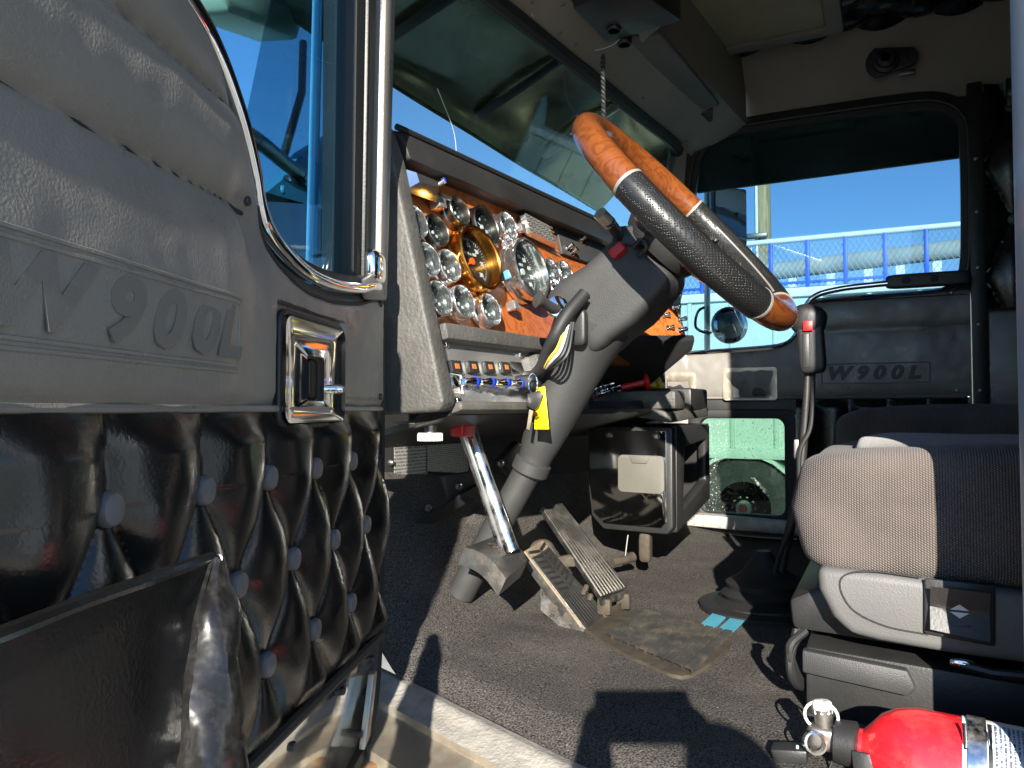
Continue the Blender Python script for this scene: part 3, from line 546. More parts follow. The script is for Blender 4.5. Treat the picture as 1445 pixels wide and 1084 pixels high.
# inside handle
o_ = [PP(y, z, -.026) for y, z in rrect(.345, .032, .533, .150, .012)]; i_ = [PP(y, z, -.020) for y, z in rrect(.382, .046, .475, .110, .008)]
hb = MB().ring(o_, i_, (.012, 0, 0)).build('handle_bezel', 'alu', pd, bev=.003)
MB().box(PP(.4285, .078, .005), (.008, .10, .07)).build('handle_well', 'matblack', hb)
MB().sq(PP(.41, .078, -.012), (.016, .045, .058), .3).build('paddle', 'black', hb)
o_ = [PP(y, z, -.030) for y, z in rrect(.630, .028, .735, .135, .012)]; i_ = [PP(y, z, -.026) for y, z in rrect(.655, .03, .735, .105, .008)]
MB().ring(o_, i_, (.012, 0, 0)).build('front_bezel', 'alu', pd, bev=.003)
MB().box(PP(.695, .066, -.018), (.008, .078, .074)).build('bezel_well', 'matblack', pd)
# lower half: pleats, peep window
def plq(a, b):
    y = .74 - .98 * a; z = -.45 + .49 * b
    h = abs(math.sin(math.pi * y / .115)) ** .7 * sm(.04, .0, z) * sm(-.45, -.42, z)
    return PP(y, z, -.004 - .022 * h)
q = MB()
for (y0, y1, z0, z1) in ((.285, -.24, -.45, .04),):
    q.grid(lambda a, b: (lambda y, z: PP(y, z, -.004 - .024 * abs(math.sin(math.pi * y / .115)) ** .6 * sm(.04, .005, z)))(y0 + (y1 - y0) * a, z0 + (z1 - z0) * b), 60, 40)
q.build('pleated_panel', 'blackvinyl', pd)
MB().prism([PP(.745, -.02), PP(.28, -.02), PP(.28, .042), PP(.745, .042)], (-.006, 0, 0)).build('upper_rail', 'black', pd, bev=.003)
wo = rrect(.285, -.405, .66, .0, .035); wi = rrect(.325, -.372, .62, -.032, .03)
MB().ring([PP(y, z, -.02) for y, z in wo], [PP(y, z, -.02) for y, z in wi], (.05, 0, 0)).build('peep_window_seal', 'rubber', pd, bev=.006)
MB().prism([PP(y, z, .004) for y, z in wi], (.005, 0, 0)).build('peep_window_pane', 'glasslow', pd)
MB().prism([PP(.745, -.42, -.006), PP(-.24, -.42, -.006), PP(-.24, -.46, -.006), PP(.745, -.46, -.006)], (.03, 0, 0)).build('lower_strip', 'colgrey', pd, bev=.004)
MB().prism([PP(.745, -.42), PP(.66, -.42), PP(.66, -.02), PP(.745, -.02)], (.03, 0, 0)).build('front_strip', 'greyvinyl', pd, bev=.004)
# grab bar along the sill
gb = spline([PP(.262, .300, -.03), PP(.250, .345, -.05), PP(.215, .385, -.06), PP(.15, .402, -.06), PP(.05, .410, -.06), PP(-.20, .418, -.06)], 6)
MB().tube(gb, .010, 10).build('grab_bar', 'chrome', pd)
MB().sq(PP(-.12, .416, -.055), (.036, .24, .045), .3).build('grab_bar_pad', 'black', pd)
for y in (-.06, -.14): MB().lathe([(.012, 0), (.010, .004), (0, .005)], PP(y, .418, -.073), (-1, 0, 0), 12).build('rubber_plug', 'rubber', pd)
screw(PP(-.19, .375, -.02), (-1, 0, 0), .006, 'trim_screw', 'steel', pd); screw(PP(-.20, .06, -.018), (-1, 0, 0), .006, 'trim_screw', 'steel', pd)
# tufted black panel behind the door with its studded strip
tp = thing('tufted_wall_panel', 'black tufted vinyl panel behind the passenger door with studded strip', 'wall panel', (2.86, -.4, -.2))
def tq(a, b):
    y = -.29 - .30 * a; z = .32 + .72 * b
    h = (abs(math.sin(math.pi * ((y + .365) / .16 + (z - .60) / .36))) * abs(math.sin(math.pi * ((y + .365) / .16 - (z - .60) / .36)))) ** .5
    return Vector((2.868 - .03 * h, y, z))
MB().grid(tq, 50, 90).build('quilting', 'blackvinyl', tp)
for z in (.42, .60, .78, .96):
    MB().lathe([(.016, 0), (.014, .006), (.006, .010), (0, .011)], (2.862, -.365, z), (-1, 0, 0), 14).build('button', 'seatplastic', tp)
MB().box((2.852, -.265, .35), (.03, .042, 1.4)).build('stud_strip', 'black', tp, bev=.004)
for z in (.06, .27, .45, .63, .80): screw((2.836, -.265, z), (-1, 0, 0), .007, 'stud', 'steel', tp)
MB().box((2.855, -.45, .12), (.03, .32, .38)).build('lower_pad', 'greyvinyl', tp, bev=.01)

# ================================================================ dashboard
Q0 = Vector((1.07, .637, .003)); DN = Vector((-.11456, -.96227, .24679)).normalized(); DXv = Vector((.99299, -.11821, 0)); DV = Vector((.02917, .24506, .96907))
def dv(u, v, off=0): return Q0 + DXv * u + DV * v + DN * off
def dp(x, y, off=0): return onpl(x, y, Q0 + DN * off, DN)
AXD = (DXv, DV, DN)
da = thing('dashboard', 'black grained dashboard with burl wood gauge panel behind steering wheel', 'dashboard', (1.7, .8, -.02))
def db(u0, u1, v0, v1, o0, o1): return MB().box(dv((u0 + u1) / 2, (v0 + v1) / 2, (o0 + o1) / 2), (u1 - u0, v1 - v0, abs(o1 - o0)), AXD)
# left cheek: side panel seen from the door
ck = [Vector((1.062, y, z)) for y, z in ((.865, .505), (.800, .500), (.766, .487), (.742, .425), (.652, .060), (.640, .012), (.650, -.003), (.72, -.007), (.865, -.012))]
MB().prism(ck, (.038, -.002, 0)).build('side_cheek', 'grain', da, bev=.006, seg=3)
# hood over the gauges and the bars of the frame
hd = MB().prism([dv(.03, .445, .004), dv(.03, .500, -.002), dv(.03, .512, -.02), Vector((1.10, .925, .505)), Vector((1.10, .925, .465)), dv(.03, .455, -.05)], DXv * .90); hd.build('hood', 'black', da, bev=.005)
MB().tube([dv(.02 + .905 * k / 10, .507, -.004) for k in range(11)], .006, 8).build('hood_piping', 'rubber', da)
db(.032, .46, .118, .148, .006, -.05).build('centre_bar', 'grain', da, bev=.006)
db(.032, .46, -.006, .012, .006, -.10).build('lower_bar', 'grain', da, bev=.008)
db(.32, .46, .012, .112, .003, -.05).build('lower_pillar', 'grain', da, bev=.006)
MB().prism([dv(.03, -.008, -.02), dv(.03, -.006, -.3), dv(.03, .004, -.34), dv(.03, .004, -.02)], DXv * 1.1).build('dash_floor', 'black', da)
wp = db(.02, .86, .125, .470, -.036, -.051).build('wood_panel', 'wood', da)
db(.60, .86, .385, .470, -.026, -.0355).build('grey_filler', 'colgrey', da, bev=.002)
def cyl(p, ax, r, h, name, m, par, bev=.0, n=20): return MB().lathe([(r, 0), (r, h - r * .15), (r * .85, h), (0, h)], p, ax, n).build(name, m, par)
def gauge(px, py, r, h=.030, m='chrome', ang=140, big=None, inner=None, needle='white'):
    o = dp(px, py, -.036 + h * .9); c = o - DN * (h * .9) + DN * .001
    gq = MB().open_lathe([(r * 1.04, 0), (r * 1.10, .003), (r * 1.10, h * .30), (r * 1.02, h * .38), (r * 1.02, h * .5), (r * 1.08, h * .56), (r * 1.09, h * .86), (r * 1.07, h * .96), (r * 1.04, h), (r * .99, h), (r * .955, h * .93), (r * .93, h * .10)], c, DN, 36).build('gauge', 'bezel' if m == 'chrome' else m, da, angle=30)
    MB().lathe([(r * .95, h * .32), (r * .95, h * .36), (0, h * .36)], c, DN, 32).build('dial', 'dial', gq)
    tk = MB(); nT = 41 if big else 13
    for k in range(nT):
        a = R_(225 - 270 * k / (nT - 1)); d = DXv * math.cos(a) + DV * math.sin(a); t = Vector(DN).cross(d); L_ = r * (.13 if k % 5 == 0 else .07)
        tk.box(c + DN * (h * .36 + .0008) + d * (r * .80 - L_ / 2), (L_, r * .013, .0006), (d, t, DN))
    tk.build('tick_marks', 'white', gq)
    a = R_(ang); d = DXv * math.cos(a) + DV * math.sin(a); t = Vector(DN).cross(d)
    ne = MB().add([c + DN * (h * .36 + .003) + t * (r * .05), c + DN * (h * .36 + .003) - t * (r * .05), c + DN * (h * .36 + .003) + d * (r * .66)], [(0, 1, 2)])
    ne.lathe([(r * .12, .0), (r * .12, .003), (0, .004)], c + DN * (h * .36 + .001), DN, 12); ne.build('needle', 'orange' if needle == 'orange' else 'white', gq)
    if big:
        for k, s in enumerate(big):
            a = R_(225 - 270 * k / (len(big) - 1)); d = DXv * math.cos(a) + DV * math.sin(a)
            put('numeral', text_mesh(s, r * .20, frame_mtx(c + DN * (h * .36 + .001) + d * (r * .56), DXv, DV), .0003, 0, .0004), 'white', gq)
        put('dial_caption', text_mesh(inner, r * .15, frame_mtx(c + DN * (h * .36 + .001) + DV * r * .26, DXv, DV), .0003), 'white', gq)
    else:
        for k, s in enumerate(('0', '8', '15')):
            a = R_((200, 90, -20)[k]); d = DXv * math.cos(a) + DV * math.sin(a)
            put('numeral', text_mesh(s, r * .22, frame_mtx(c + DN * (h * .36 + .001) + d * (r * .46), DXv, DV), .0003, 0, .0003), 'white', gq)
    MB().lathe([(r * .95, h * .62), (0, h * .62)], c, DN, 24).build('lens', 'lens', gq)
    return gq
G = [(586, 313, .029, 'chrome', 150), (617, 325, .029, 'gunmetal', 200), (604, 366, .029, 'chrome', 120), (634, 375, .029, 'chrome', 160), (621, 421, .030, 'chrome', 100), (654, 426, .030, 'chrome', 170), (692, 437, .030, 'chrome', 130), (648, 298, .028, 'gunmetal', 140), (717, 319, .029, 'chrome', 60), (779, 383, .029, 'chrome', 120), (798, 386, .029, 'chrome', 120), (786, 410, .026, 'chrome', 120)]
for x, y, r, m, a in G: gauge(x, y, r * 1.0, .029 if m == 'chrome' else .027, m, a)
gauge(686, 318, .039, .026, 'gunmetal', 150)
gauge(678, 364, .060, .042, 'gold', 205, ['0', '5', '10', '15', '20', '25', '30'], 'RPM x 100', 'orange')
gauge(749, 379, .062, .044, 'chrome', 215, ['0', '10', '20', '30', '40', '50', '60', '70', '80'], 'MPH')
# jewelled switch cover, toggles, indicator cubes, chrome vent
jw = MB(); c = dp(593, 264, -.010)
jw.add([c + DXv * x + DV * y + DN * z for x, y, z in ((-.05, -.02, 0), (.04, -.02, 0), (.048, .018, 0), (-.045, .024, 0), (-.03, -.008, .022), (.02, -.006, .026), (.028, .010, .020), (-.028, .012, .018))], [(0, 1, 5, 4), (1, 2, 6, 5), (2, 3, 7, 6), (3, 0, 4, 7), (4, 5, 6, 7)])
jw.build('chrome_switch_cover', 'bezel', da, angle=10)
db(.05, .15, .400, .408, -.035, -.006).build('switch_shelf', 'steel', da, bev=.002)
def toggle(p, ax, L_=.022, tip='blue', par=None):
    b = MB().lathe([(.008, 0), (.008, .005), (.005, .006), (.0042, .008), (.006, L_ * .8), (.0066, L_), (0, L_)], p, ax, 14).build('toggle_switch', 'chrome', par or da)
    if tip: MB().lathe([(.0062, 0), (.0045, .003), (0, .004)], Vector(p) + Vector(ax).normalized() * L_, ax, 10).build('jewel_tip', tip, b)
toggle(dp(606, 270, -.034), (DN + DXv * .5 + DV * .5), .034)
def cube(px, py, s, tip, off=-.020):
    p = dp(px, py, off); b = MB().box(p, (s, s, s * 1.1), (DXv, DV, DN)).build('indicator_lamp', 'silver', da, bev=.002)
    if tip: MB().box(p + DXv * (s / 2 + .0006), (.001, s * .6, s * .7), AXD).build('lens', tip, b)
cube(618, 288, .022, 'green'); cube(734, 323, .018, 'green'); cube(724, 432, .019, 'redknob'); cube(708, 402, .010, None); cube(712, 345, .010, 'redknob')
MB().sq(dp(716, 389, -.02), (.016, .02, .02), .5, AXD).build('blue_knob', 'bluepaint', da)
ve = MB(); pv = [dp(733, 305, -.026), dp(771, 325, -.026), dp(781, 349, -.026), dp(741, 330, -.026)]
for j in range(5):
    for i in range(9):
        if i < 8: a, b = pv[0].lerp(pv[1], i / 8), pv[3].lerp(pv[2], i / 8); e, f_ = pv[0].lerp(pv[1], (i + .35) / 8), pv[3].lerp(pv[2], (i + .35) / 8)
        if i < 8 and j == 0: ve.prism([a, e, f_, b], DN * .014)
    a, b = pv[0].lerp(pv[3], j / 4), pv[1].lerp(pv[2], j / 4); t = (pv[3] - pv[0]) * .06; ve.prism([a, b, b + t, a + t], DN * .017)
ve.build('air_vent', 'silver', da)
MB().prism([p - DN * .008 for p in pv], DN * .006).build('vent_backing', 'matblack', da)
# row of light grey trim and tiny toggles right of the speedometer
for x, y in ((800, 352), (818, 340), (806, 358)): toggle(dp(x, y, -.028), DN + DV * .3, .02, None)
# lower switch panel: polished plate, four rockers, chain of blue-jewelled knobs
db(.03, .325, .010, .122, -.018, -.024).build('switch_plate', 'silver', da)
for x in (642, 666, 689, 712):
    p = dp(x, 518 - (x - 642) * -.02, -.014); b = MB().box(p, (.030, .022, .010), AXD).build('rocker_switch', 'black', da, bev=.002); MB().box(p + DN * .0055, (.011, .009, .001), AXD).build('amber_legend', 'amber', b)
db(.245, .32, .072, .096, -.016, -.0175).build('blank_plate', 'chrome', da, bev=.001)
kn = MB(); pA, pB = dp(648, 538, -.010), dp(735, 541, .012)
for k in range(4):
    a = pA.lerp(pB, k / 4 + .05); d = (pB - pA).normalized(); L_ = (pB - pA).length / 4
    b = MB().lathe([(.006, 0), (.0075, .002), (.0055, L_ * .35), (.0075, L_ * .6), (.0085, L_ * .70), (.0085, L_ * .78), (.004, L_ * .8)], a, d, 16).build('knob', 'chrome', da)
    MB().lathe([(.0088, L_ * .69), (.0095, L_ * .76), (.0088, L_ * .84), (0, L_ * .85)], a, d, 10).build('blue_jewel', 'blue', b, angle=5)
for x, y in ((629, 485), (645, 565), (733, 500), (748, 568)): screw(dp(x, y, -.017), DN, .008, 'panel_screw', 'chrome', da)
fo = [dp(x, y, -.015) for x, y in ((634, 527), (650, 530), (653, 556), (638, 553))]
MB().tube(fo, .0015, 6, closed=True).build('label_frame', 'white', da)
MB().lathe([(.010, 0), (.011, .006), (.004, .008), (0, .008)], dp(641, 539, -.018), DN, 14).build('dimmer', 'chrome', da)
# panel on the right, turned towards the driver
e1 = Vector((.72, -.69, 0)).normalized(); n1 = Vector((-.62, -.64, .30)).normalized(); v1 = e1.cross(n1); v1 = v1 if v1.z > 0 else -v1; B0 = Q0 + DXv * .80 + DV * .175
def ap(s, v, o=0): return B0 + e1 * s + v1 * v + n1 * o
MB().prism([ap(-.06, 0), ap(.175, .012), ap(.155, .13), ap(-.06, .20)], n1 * -.02).build('angled_wood_panel', 'wood', da, bev=.003)
MB().prism([ap(-.10, -.012, .02), ap(.185, .0, .02), ap(.185, -.02, -.0), ap(.12, -.075, -.24), ap(-.15, -.09, -.22)], v1 * .016).build('angled_panel_floor', 'matblack', da, bev=.004)
for s, v in ((.155, .035), (.16, .065), (.148, .10), (.12, .04), (.115, .075), (.112, .105)): toggle(ap(s, v, .001), n1 * .6 + e1 * .8, .02, 'blue' if s > .14 else None)
MB().prism([ap(.04, .06, .001), ap(.10, .062, .001), ap(.10, .075, .001), ap(.04, .073, .001)], n1 * .006).build('slot', 'black', da)
# lower centre panel with air valves
lp = [dp(838, 515, -.12), dp(938, 512, -.12), dp(940, 566, -.12), dp(838, 570, -.12)]
MB().prism(lp, DN * -.01).build('valve_panel', 'chromedusty', da)
a, b = dp(800, 584, -.10), dp(955, 578, -.04)
MB().prism([dp(800, 588, -.10), dp(962, 584, -.10), dp(962, 571, -.10), dp(800, 574, -.10)], DN * .06).build('valve_ledge', 'black', da, bev=.004)
def valve(px, py, m, off):
    p = dp(px, py, off); ax = (DN + DXv * .55).normalized()
    b = MB().lathe([(.009, -.06), (.009, 0), (.011, .002), (.020, .004), (.024, .010), (.022, .014), (.012, .016), (0, .016)], p, ax, 20).build('air_valve', m, da); return b
valve(908, 540, 'redknob', -.035); valve(926, 543, 'yellowknob', -.045)
for x, y in ((858, 525), (868, 524), (878, 530), (852, 545), (862, 548), (872, 552), (882, 550), (890, 524), (934, 556), (845, 556)): toggle(dp(x, y, -.119), DN + DXv * random.uniform(.2, .6), .03, 'blue' if random.random() < .35 else None)
MB().box(dp(930, 528, -.11), (.06, .05, .006), AXD).build('valve_label', 'matblack', da)
MB().tube([dp(800, 592, -.1), dp(850, 588, -.1)], .006, 10).build('support_rod', 'steel', da)
# ================================================================ steering wheel and column
WC = Vector((1.405, .329, .349)); WN = Vector((-.085, -.75, .65)).normalized()
E2 = (Vector((1, 0, 0)) - WN * WN.x).normalized(); E1 = E2.cross(WN); E1 = E1 if E1.z > 0 else -E1
sw = thing('steering_wheel', 'wood rimmed steering wheel with black perforated leather grips', 'steering wheel', WC - WN * .06)
RM, RT = .246, .0268
def rimpt(d): a = R_(d); return WC + (E1 * math.cos(a) + E2 * math.sin(a)) * RM
def rim(d0, d1, r, name, m, n=40): return MB().tube([rimpt(d0 + (d1 - d0) * k / n) for k in range(n + 1)], r, 24).build(name, m, sw)
for s in (-1, 1):
    d0, d1 = (70, 150) if s > 0 else (84, 155)
    gp = rim(s * d0, s * d1, RT + .0008, 'leather_grip', 'leather'); 
    for d in (d0, d1): rim(s * (d - .6), s * (d + .6), RT + .0016, 'trim_ring', 'strip', 4)
    st = MB()                                  # lacing along the inside of the grip
    MB().tube([WC + (E1 * math.cos(R_(s * d)) + E2 * math.sin(R_(s * d))) * (RM - RT * .93) + WN * RT * .45 for d in range(86, 149, 3)], .0022, 6).build('lacing', 'strip', gp)
rim(-84, 70, RT, 'wood_rim', 'woodrim'); rim(150, 205, RT, 'wood_rim', 'woodrim')
for d in (90, 270, 150, 210):
    a = rimpt(d); h = WC - WN * .05 + (E1 * math.cos(R_(d)) + E2 * math.sin(R_(d))) * .06; mid = a.lerp(h, .55) - WN * .012
    MB().tube(spline([a.lerp(h, .08), mid, h], 6), .013, 10, flat=.45).build('spoke', 'chrome', sw)
MB().lathe([(.075, -.075), (.082, -.06), (.082, -.04), (.070, -.030), (0, -.026)], WC, WN, 36).build('hub', 'black', sw)
MB().lathe([(.055, -.03), (.050, -.024), (0, -.022)], WC, WN, 32).build('horn_button', 'wood', sw)

sc = thing('steering_column', 'grey plastic steering column reaching from wheel down to floor', 'steering column', (1.40, .80, -.40))
AXW = (E2, E1, WN)
def shmod(p, q):
    k = 1 - .16 * (q[2] * .5 + .5) ; return [p[0] * k, p[1] * k + (.012 if q[2] < 0 else 0), p[2]]
MB().sq(WC - WN * .185 - E1 * .012, (.155, .165, .215), .30, AXW, 48, 32, shmod).build('shroud', 'colgrey', sc)
MB().lathe([(.050, -.10), (.050, -.06)], WC, WN, 24).build('upper_collar', 'black', sc)
cpts = [onX(838, 452, 1.42), onX(815, 500, 1.42), onX(790, 560, 1.415), onX(765, 620, 1.41), onX(752, 655, 1.41)]
MB().tube(spline(cpts, 4), [.078 - .045 * min(1, (k / 16) * 1.1) for k in range(17)], 18).build('column_cover', 'colgrey', sc)
MB().lathe([(.034, 0), (.038, .004), (.038, .026), (.033, .030)], onX(746, 668, 1.41), (onX(765, 620, 1.41) - onX(746, 668, 1.41)), 24).build('collar', 'colgrey', sc)
MB().tube([onX(750, 655, 1.41), onX(700, 745, 1.405), onX(650, 838, 1.40)], .0285, 18).build('lower_tube', 'colgrey', sc)
MB().sq(onX(818, 462, 1.34), (.022, .03, .07), .5).build('cover_latch', 'black', sc)
for x, y in (): screw(onX(x, y, 1.355 + (y - 455) * .0002), (-1, 0, .2), .006, 'cover_screw', 'steel', sc)
# indicator stalk, trolley brake lever, hazard knob
tsl = MB().tube(spline([onX(880, 345, 1.37), onX(868, 325, 1.33), onX(858, 312, 1.30)], 4), .011, 12).build('stalk', 'black', sc)
MB().tube([onX(861, 316, 1.31), onX(846, 301, 1.285)], .0125, 12).build('stalk_end', 'alu', sc)
MB().sq(onX(888, 335, 1.36), (.03, .06, .04), .35).build('stalk_housing', 'black', sc)
MB().tube(spline([onX(893, 350, 1.34), onX(905, 338, 1.33), onX(912, 350, 1.33), onX(900, 362, 1.34)], 4), .004, 8).build('wire_clip', 'wire', sc)
MB().sq(onX(872, 354, 1.34), (.022, .03, .02), .3, (Vector((1, 0, 0)), Vector((0, .8, -.6)), Vector((0, .6, .8)))).build('hazard_knob', 'redknob', sc)
bl = MB().tube(spline([onX(800, 440, 1.36), onX(782, 436, 1.31), onX(764, 425, 1.27), onX(757, 422, 1.26)], 5), [.010 + .006 * sm(8, 14, k) for k in range(15)] + [.013], 14).build('brake_lever', 'colgrey', sc)
MB().lathe([(.012, 0), (.020, .004), (.020, .016), (.012, .018)], onX(785, 436, 1.33), (-.8, -.5, .2), 20).build('lever_base', 'chrome', sc)
# wiring loom hanging at the column
MB().tube(spline([onX(825, 415, 1.33), onX(800, 445, 1.30), onX(783, 475, 1.29), onX(772, 500, 1.31), onX(764, 520, 1.33), onX(755, 530, 1.36)], 5), .013, 10).build('loom_sleeve', 'rubber', sc)
for k, m in enumerate(('wireyellow', 'wirewhite', 'wire', 'wire')): MB().tube(spline([onX(800 + k * 3, 455, 1.30), onX(787 + k * 5, 490 + k * 2, 1.28), onX(776 + k * 4, 505 + k * 3, 1.28), onX(768 + k * 2, 520, 1.32)], 6), .0028, 6).build('wire', m, sc)
MB().lathe([(.020, 0), (.020, .012), (.012, .016), (.012, .02)], onX(742, 538, 1.36), (-.5, -.8, 0), 18).build('ignition_lock', 'steel', sc)
MB().sq(onX(745, 540, 1.345), (.05, .045, .03), .5).build('lock_boot', 'rubber', sc)
# keys and the yellow tag
ky = thing('key_ring', 'bunch of keys with black fob hanging from the ignition', 'keys', onX(755, 600, 1.295))
kc = onX(752, 541, 1.295); MB().tube([kc + Vector((.004 * math.sin(a), .011 * math.sin(a), .018 * math.cos(a))) for a in [k * math.pi / 9 for k in range(18)]], .0013, 6, closed=True).build('ring', 'chrome', ky)
MB().prism([onX(x, y, 1.292) for x, y in ((744, 556), (762, 551), (766, 558), (760, 574), (754, 579), (742, 573))], (.008, .002, 0)).build('fob', 'black', ky, bev=.002)
MB().prism([onX(x, y, 1.296) for x, y in ((747, 578), (752, 580), (747, 607), (743, 605))], (.002, 0, 0)).build('key_blade', 'alu', ky)
MB().lathe([(.005, 0), (.005, .004), (0, .004)], onX(757, 585, 1.292), (-1, 0, 0), 6).build('brass_charm', 'gold', ky)
yt = tag(MB().prism([onX(x, y, 1.304) for x, y in ((756, 548), (769, 545), (775, 606), (754, 606))], (.004, .0015, 0)).build('key_tag', 'yellow', None, bev=.001), 'bright yellow plastic tag hanging with the ignition keys', 'key tag')

# ================================================================ pedals
cl = thing('clutch_pedal', 'hanging pedal with chrome arm and worn curved metal pad', 'pedal', (1.34, .68, -.33))
a0, a1 = onX(655, 595, 1.33), onX(719, 780, 1.315)
ca = MB(); d = (a1 - a0).normalized(); sd = Vector((0, 0, 1)).cross(d).normalized()
ca.tube([a0, a0.lerp(a1, .5), a1], [.0205, .0195, .021], 14, flat=.72); ca.build('arm', 'chromedusty', cl)
def cpad(a, b):
    x, y = 660 + 62 * a + 24 * b - 0 * a * b, 766 - 13 * a + 40 * b + 0
    p = [onX(658, 768, 1.27), onX(700, 752, 1.36), onX(747, 786, 1.355), onX(716, 812, 1.262)]
    q = p[0].lerp(p[1], a).lerp(p[3].lerp(p[2], a), b); nn = (p[1] - p[0]).cross(p[3] - p[0]).normalized(); nn = nn if nn.z > 0 else -nn
    return q + nn * (.014 * math.sin(math.pi * b) + .0004 * nz(a * 6, b * 6, 0, 2)) - nn * .008
mb = MB(); top = [[cpad(i / 10, j / 10) for j in range(11)] for i in range(11)]
mb.grid(lambda a, b: cpad(a, b), 10, 14); k0 = len(mb.v)
rimL = [Vector(cpad(i / 14, 0)) for i in range(15)] + [Vector(cpad(1, j / 14)) for j in range(1, 15)] + [Vector(cpad(1 - i / 14, 1)) for i in range(1, 15)] + [Vector(cpad(0, 1 - j / 14)) for j in range(1, 14)]
dn_ = Vector((-.004, .014, -.032)); mb.add(rimL + [p + dn_ for p in rimL], [(i, (i + 1) % len(rimL), len(rimL) + (i + 1) % len(rimL), len(rimL) + i) for i in range(len(rimL))] + [tuple(range(len(rimL), 2 * len(rimL)))])
mb.build('pad', 'wornpad', cl, angle=50)
put('pad_emblem', text_mesh('KW', .026, frame_mtx(Vector(cpad(.5, .5)) + (Vector(cpad(.5, .55)) - Vector(cpad(.5, .45))).cross(Vector(cpad(.55, .5)) - Vector(cpad(.45, .5))).normalized() * .0005, Vector(cpad(.5, .45)) - Vector(cpad(.5, .55)), Vector(cpad(.45, .5)) - Vector(cpad(.55, .5))), .0012, .2, .0003), 'darkdirt', cl)
# treadle brake pedal with chevron tread
bk = thing('brake_pedal', 'long floor mounted treadle pedal with chevron tread', 'pedal', (1.55, .58, -.45))
def trd(a, b, o=0):                            # a across, b from heel to toe
    hl_, tl_ = onX(824, 892, 1.47), onX(738, 778, 1.47); hr_, tr_ = hl_ + Vector((.135, .01, .004)), tl_ + Vector((.115, .01, .004))
    nn = (hr_ - hl_).cross(tl_ - hl_).normalized(); nn = nn if nn.z > 0 else -nn
    return hl_.lerp(hr_, a).lerp(tl_.lerp(tr_, a), b) + nn * o
outl = [trd(.5 + .5 * math.cos(R_(t)), .06 + .07 * math.sin(R_(t))) for t in range(180, 361, 20)] + [trd(1, .99), trd(0, .99)]
MB().prism([p - ZV * .028 for p in outl], trd(0, 0, .026) - trd(0, 0)).build('body', 'wornpad', bk, bev=.003)
MB().prism([p for p in outl], trd(0, 0, .004) - trd(0, 0)).build('tread_face', 'dirt', bk)
for k in range(8):
    b = .42 + .068 * k
    for s in (0, 1):
        q = [trd(.5 - .44 * (1 - 2 * s) * 0 + (.06 if s == 0 else .54), b), trd(.46 if s == 0 else .94, b)]
        i, o = (.47, .06) if s == 0 else (.53, .94)
        MB().prism([trd(i, b, .004), trd(i, b + .026, .004), trd(o, b + .066, .004), trd(o, b + .040, .004)], trd(0, 0, .004) - trd(0, 0)).build('chevron', 'rubber', bk)
for k in range(7):
    a = .13 + .105 * k; e = .03 + .10 * abs(a - .45) ** 1.4
    MB().prism([trd(a, e, .004), trd(a + .055, e, .004), trd(a + .055, .34, .004), trd(a, .34, .004)], trd(0, 0, .004) - trd(0, 0)).build('heel_rib', 'rubber', bk)
for x, y in ((783, 858), (803, 872)):
    MB().lathe([(.013, -.006), (.013, .002), (.007, .0025), (.007, .006), (0, .006)], onX(x, y, 1.472), (-1, -.3, .2), 12).build('pivot_bolt', 'darkdirt', bk, angle=25)
MB().prism([onX(762, 818, 1.474), onX(822, 892, 1.474), onX(795, 890, 1.474), onX(762, 862, 1.474)], (.03, 0, 0)).build('pivot_bracket', 'chromedusty', bk, bev=.003)
for x, y in ((823, 838), (832, 846), (826, 833)): MB().lathe([(.006, 0), (.006, .01), (.003, .013), (0, .013)], onX(x, y, 1.56), (0, -.3, 1), 8).build('tread_bolt', 'darkdirt', bk)
# accelerator
ac = thing('accelerator_pedal', 'long ribbed metal accelerator pedal with dusty hinge', 'pedal', (1.62, .52, -.42))
A4 = [onX(764, 716, 1.62), onX(794, 711, 1.665), onX(886, 828, 1.64), onX(848, 842, 1.575)]
def acp(a, b, o=0):
    nn = (A4[1] - A4[0]).cross(A4[3] - A4[0]).normalized(); nn = nn if nn.z > 0 else -nn; return A4[0].lerp(A4[1], a).lerp(A4[3].lerp(A4[2], a), b) + nn * o
up = acp(0, 0, 1) - acp(0, 0)
MB().prism([acp(0, 0, -.016), acp(1, 0, -.016), acp(1, 1, -.016), acp(0, 1, -.016)], up * .016).build('plate', 'steel', ac, bev=.002)
for k in range(9):
    a = .04 + .106 * k; MB().prism([acp(a, .0), acp(a + .055, .0), acp(a + .055, .995), acp(a, .995)], up * .0035).build('rib', 'steel', ac)
MB().tube([onX(848, 850, 1.57), onX(884, 838, 1.645)], .008, 10).build('hinge_pin', 'steel', ac)
for x, y, X_ in ((853, 856, 1.58), (880, 848, 1.635)): MB().box(onX(x, y, X_), (.016, .030, .034)).build('hinge_lug', 'darkdirt', ac, bev=.004)
MB().prism([onX(850, 868, 1.575), onX(886, 852, 1.645), onX(880, 866, 1.645), onX(856, 880, 1.58)], (0, 0, .010)).build('hinge_base', 'darkdirt', ac, bev=.002)
MB().prism([onX(x, y, 1.60) for x, y in ((768, 790), (808, 782), (812, 800), (772, 803))], (.02, 0, 0)).build('linkage_arm', 'darkdirt', ac, bev=.003)
MB().lathe([(.011, -.01), (.011, .004), (.006, .0045), (.006, .008), (0, .008)], onX(805, 792, 1.60), (-1, -.3, 0), 12).build('linkage_bolt', 'darkdirt', ac, angle=25)
MB().tube(spline([onX(750, 786, 1.66), onX(756, 770, 1.66), onX(772, 768, 1.66), onX(782, 785, 1.66)], 6), .010, 10).build('return_hook', 'darkdirt', ac)
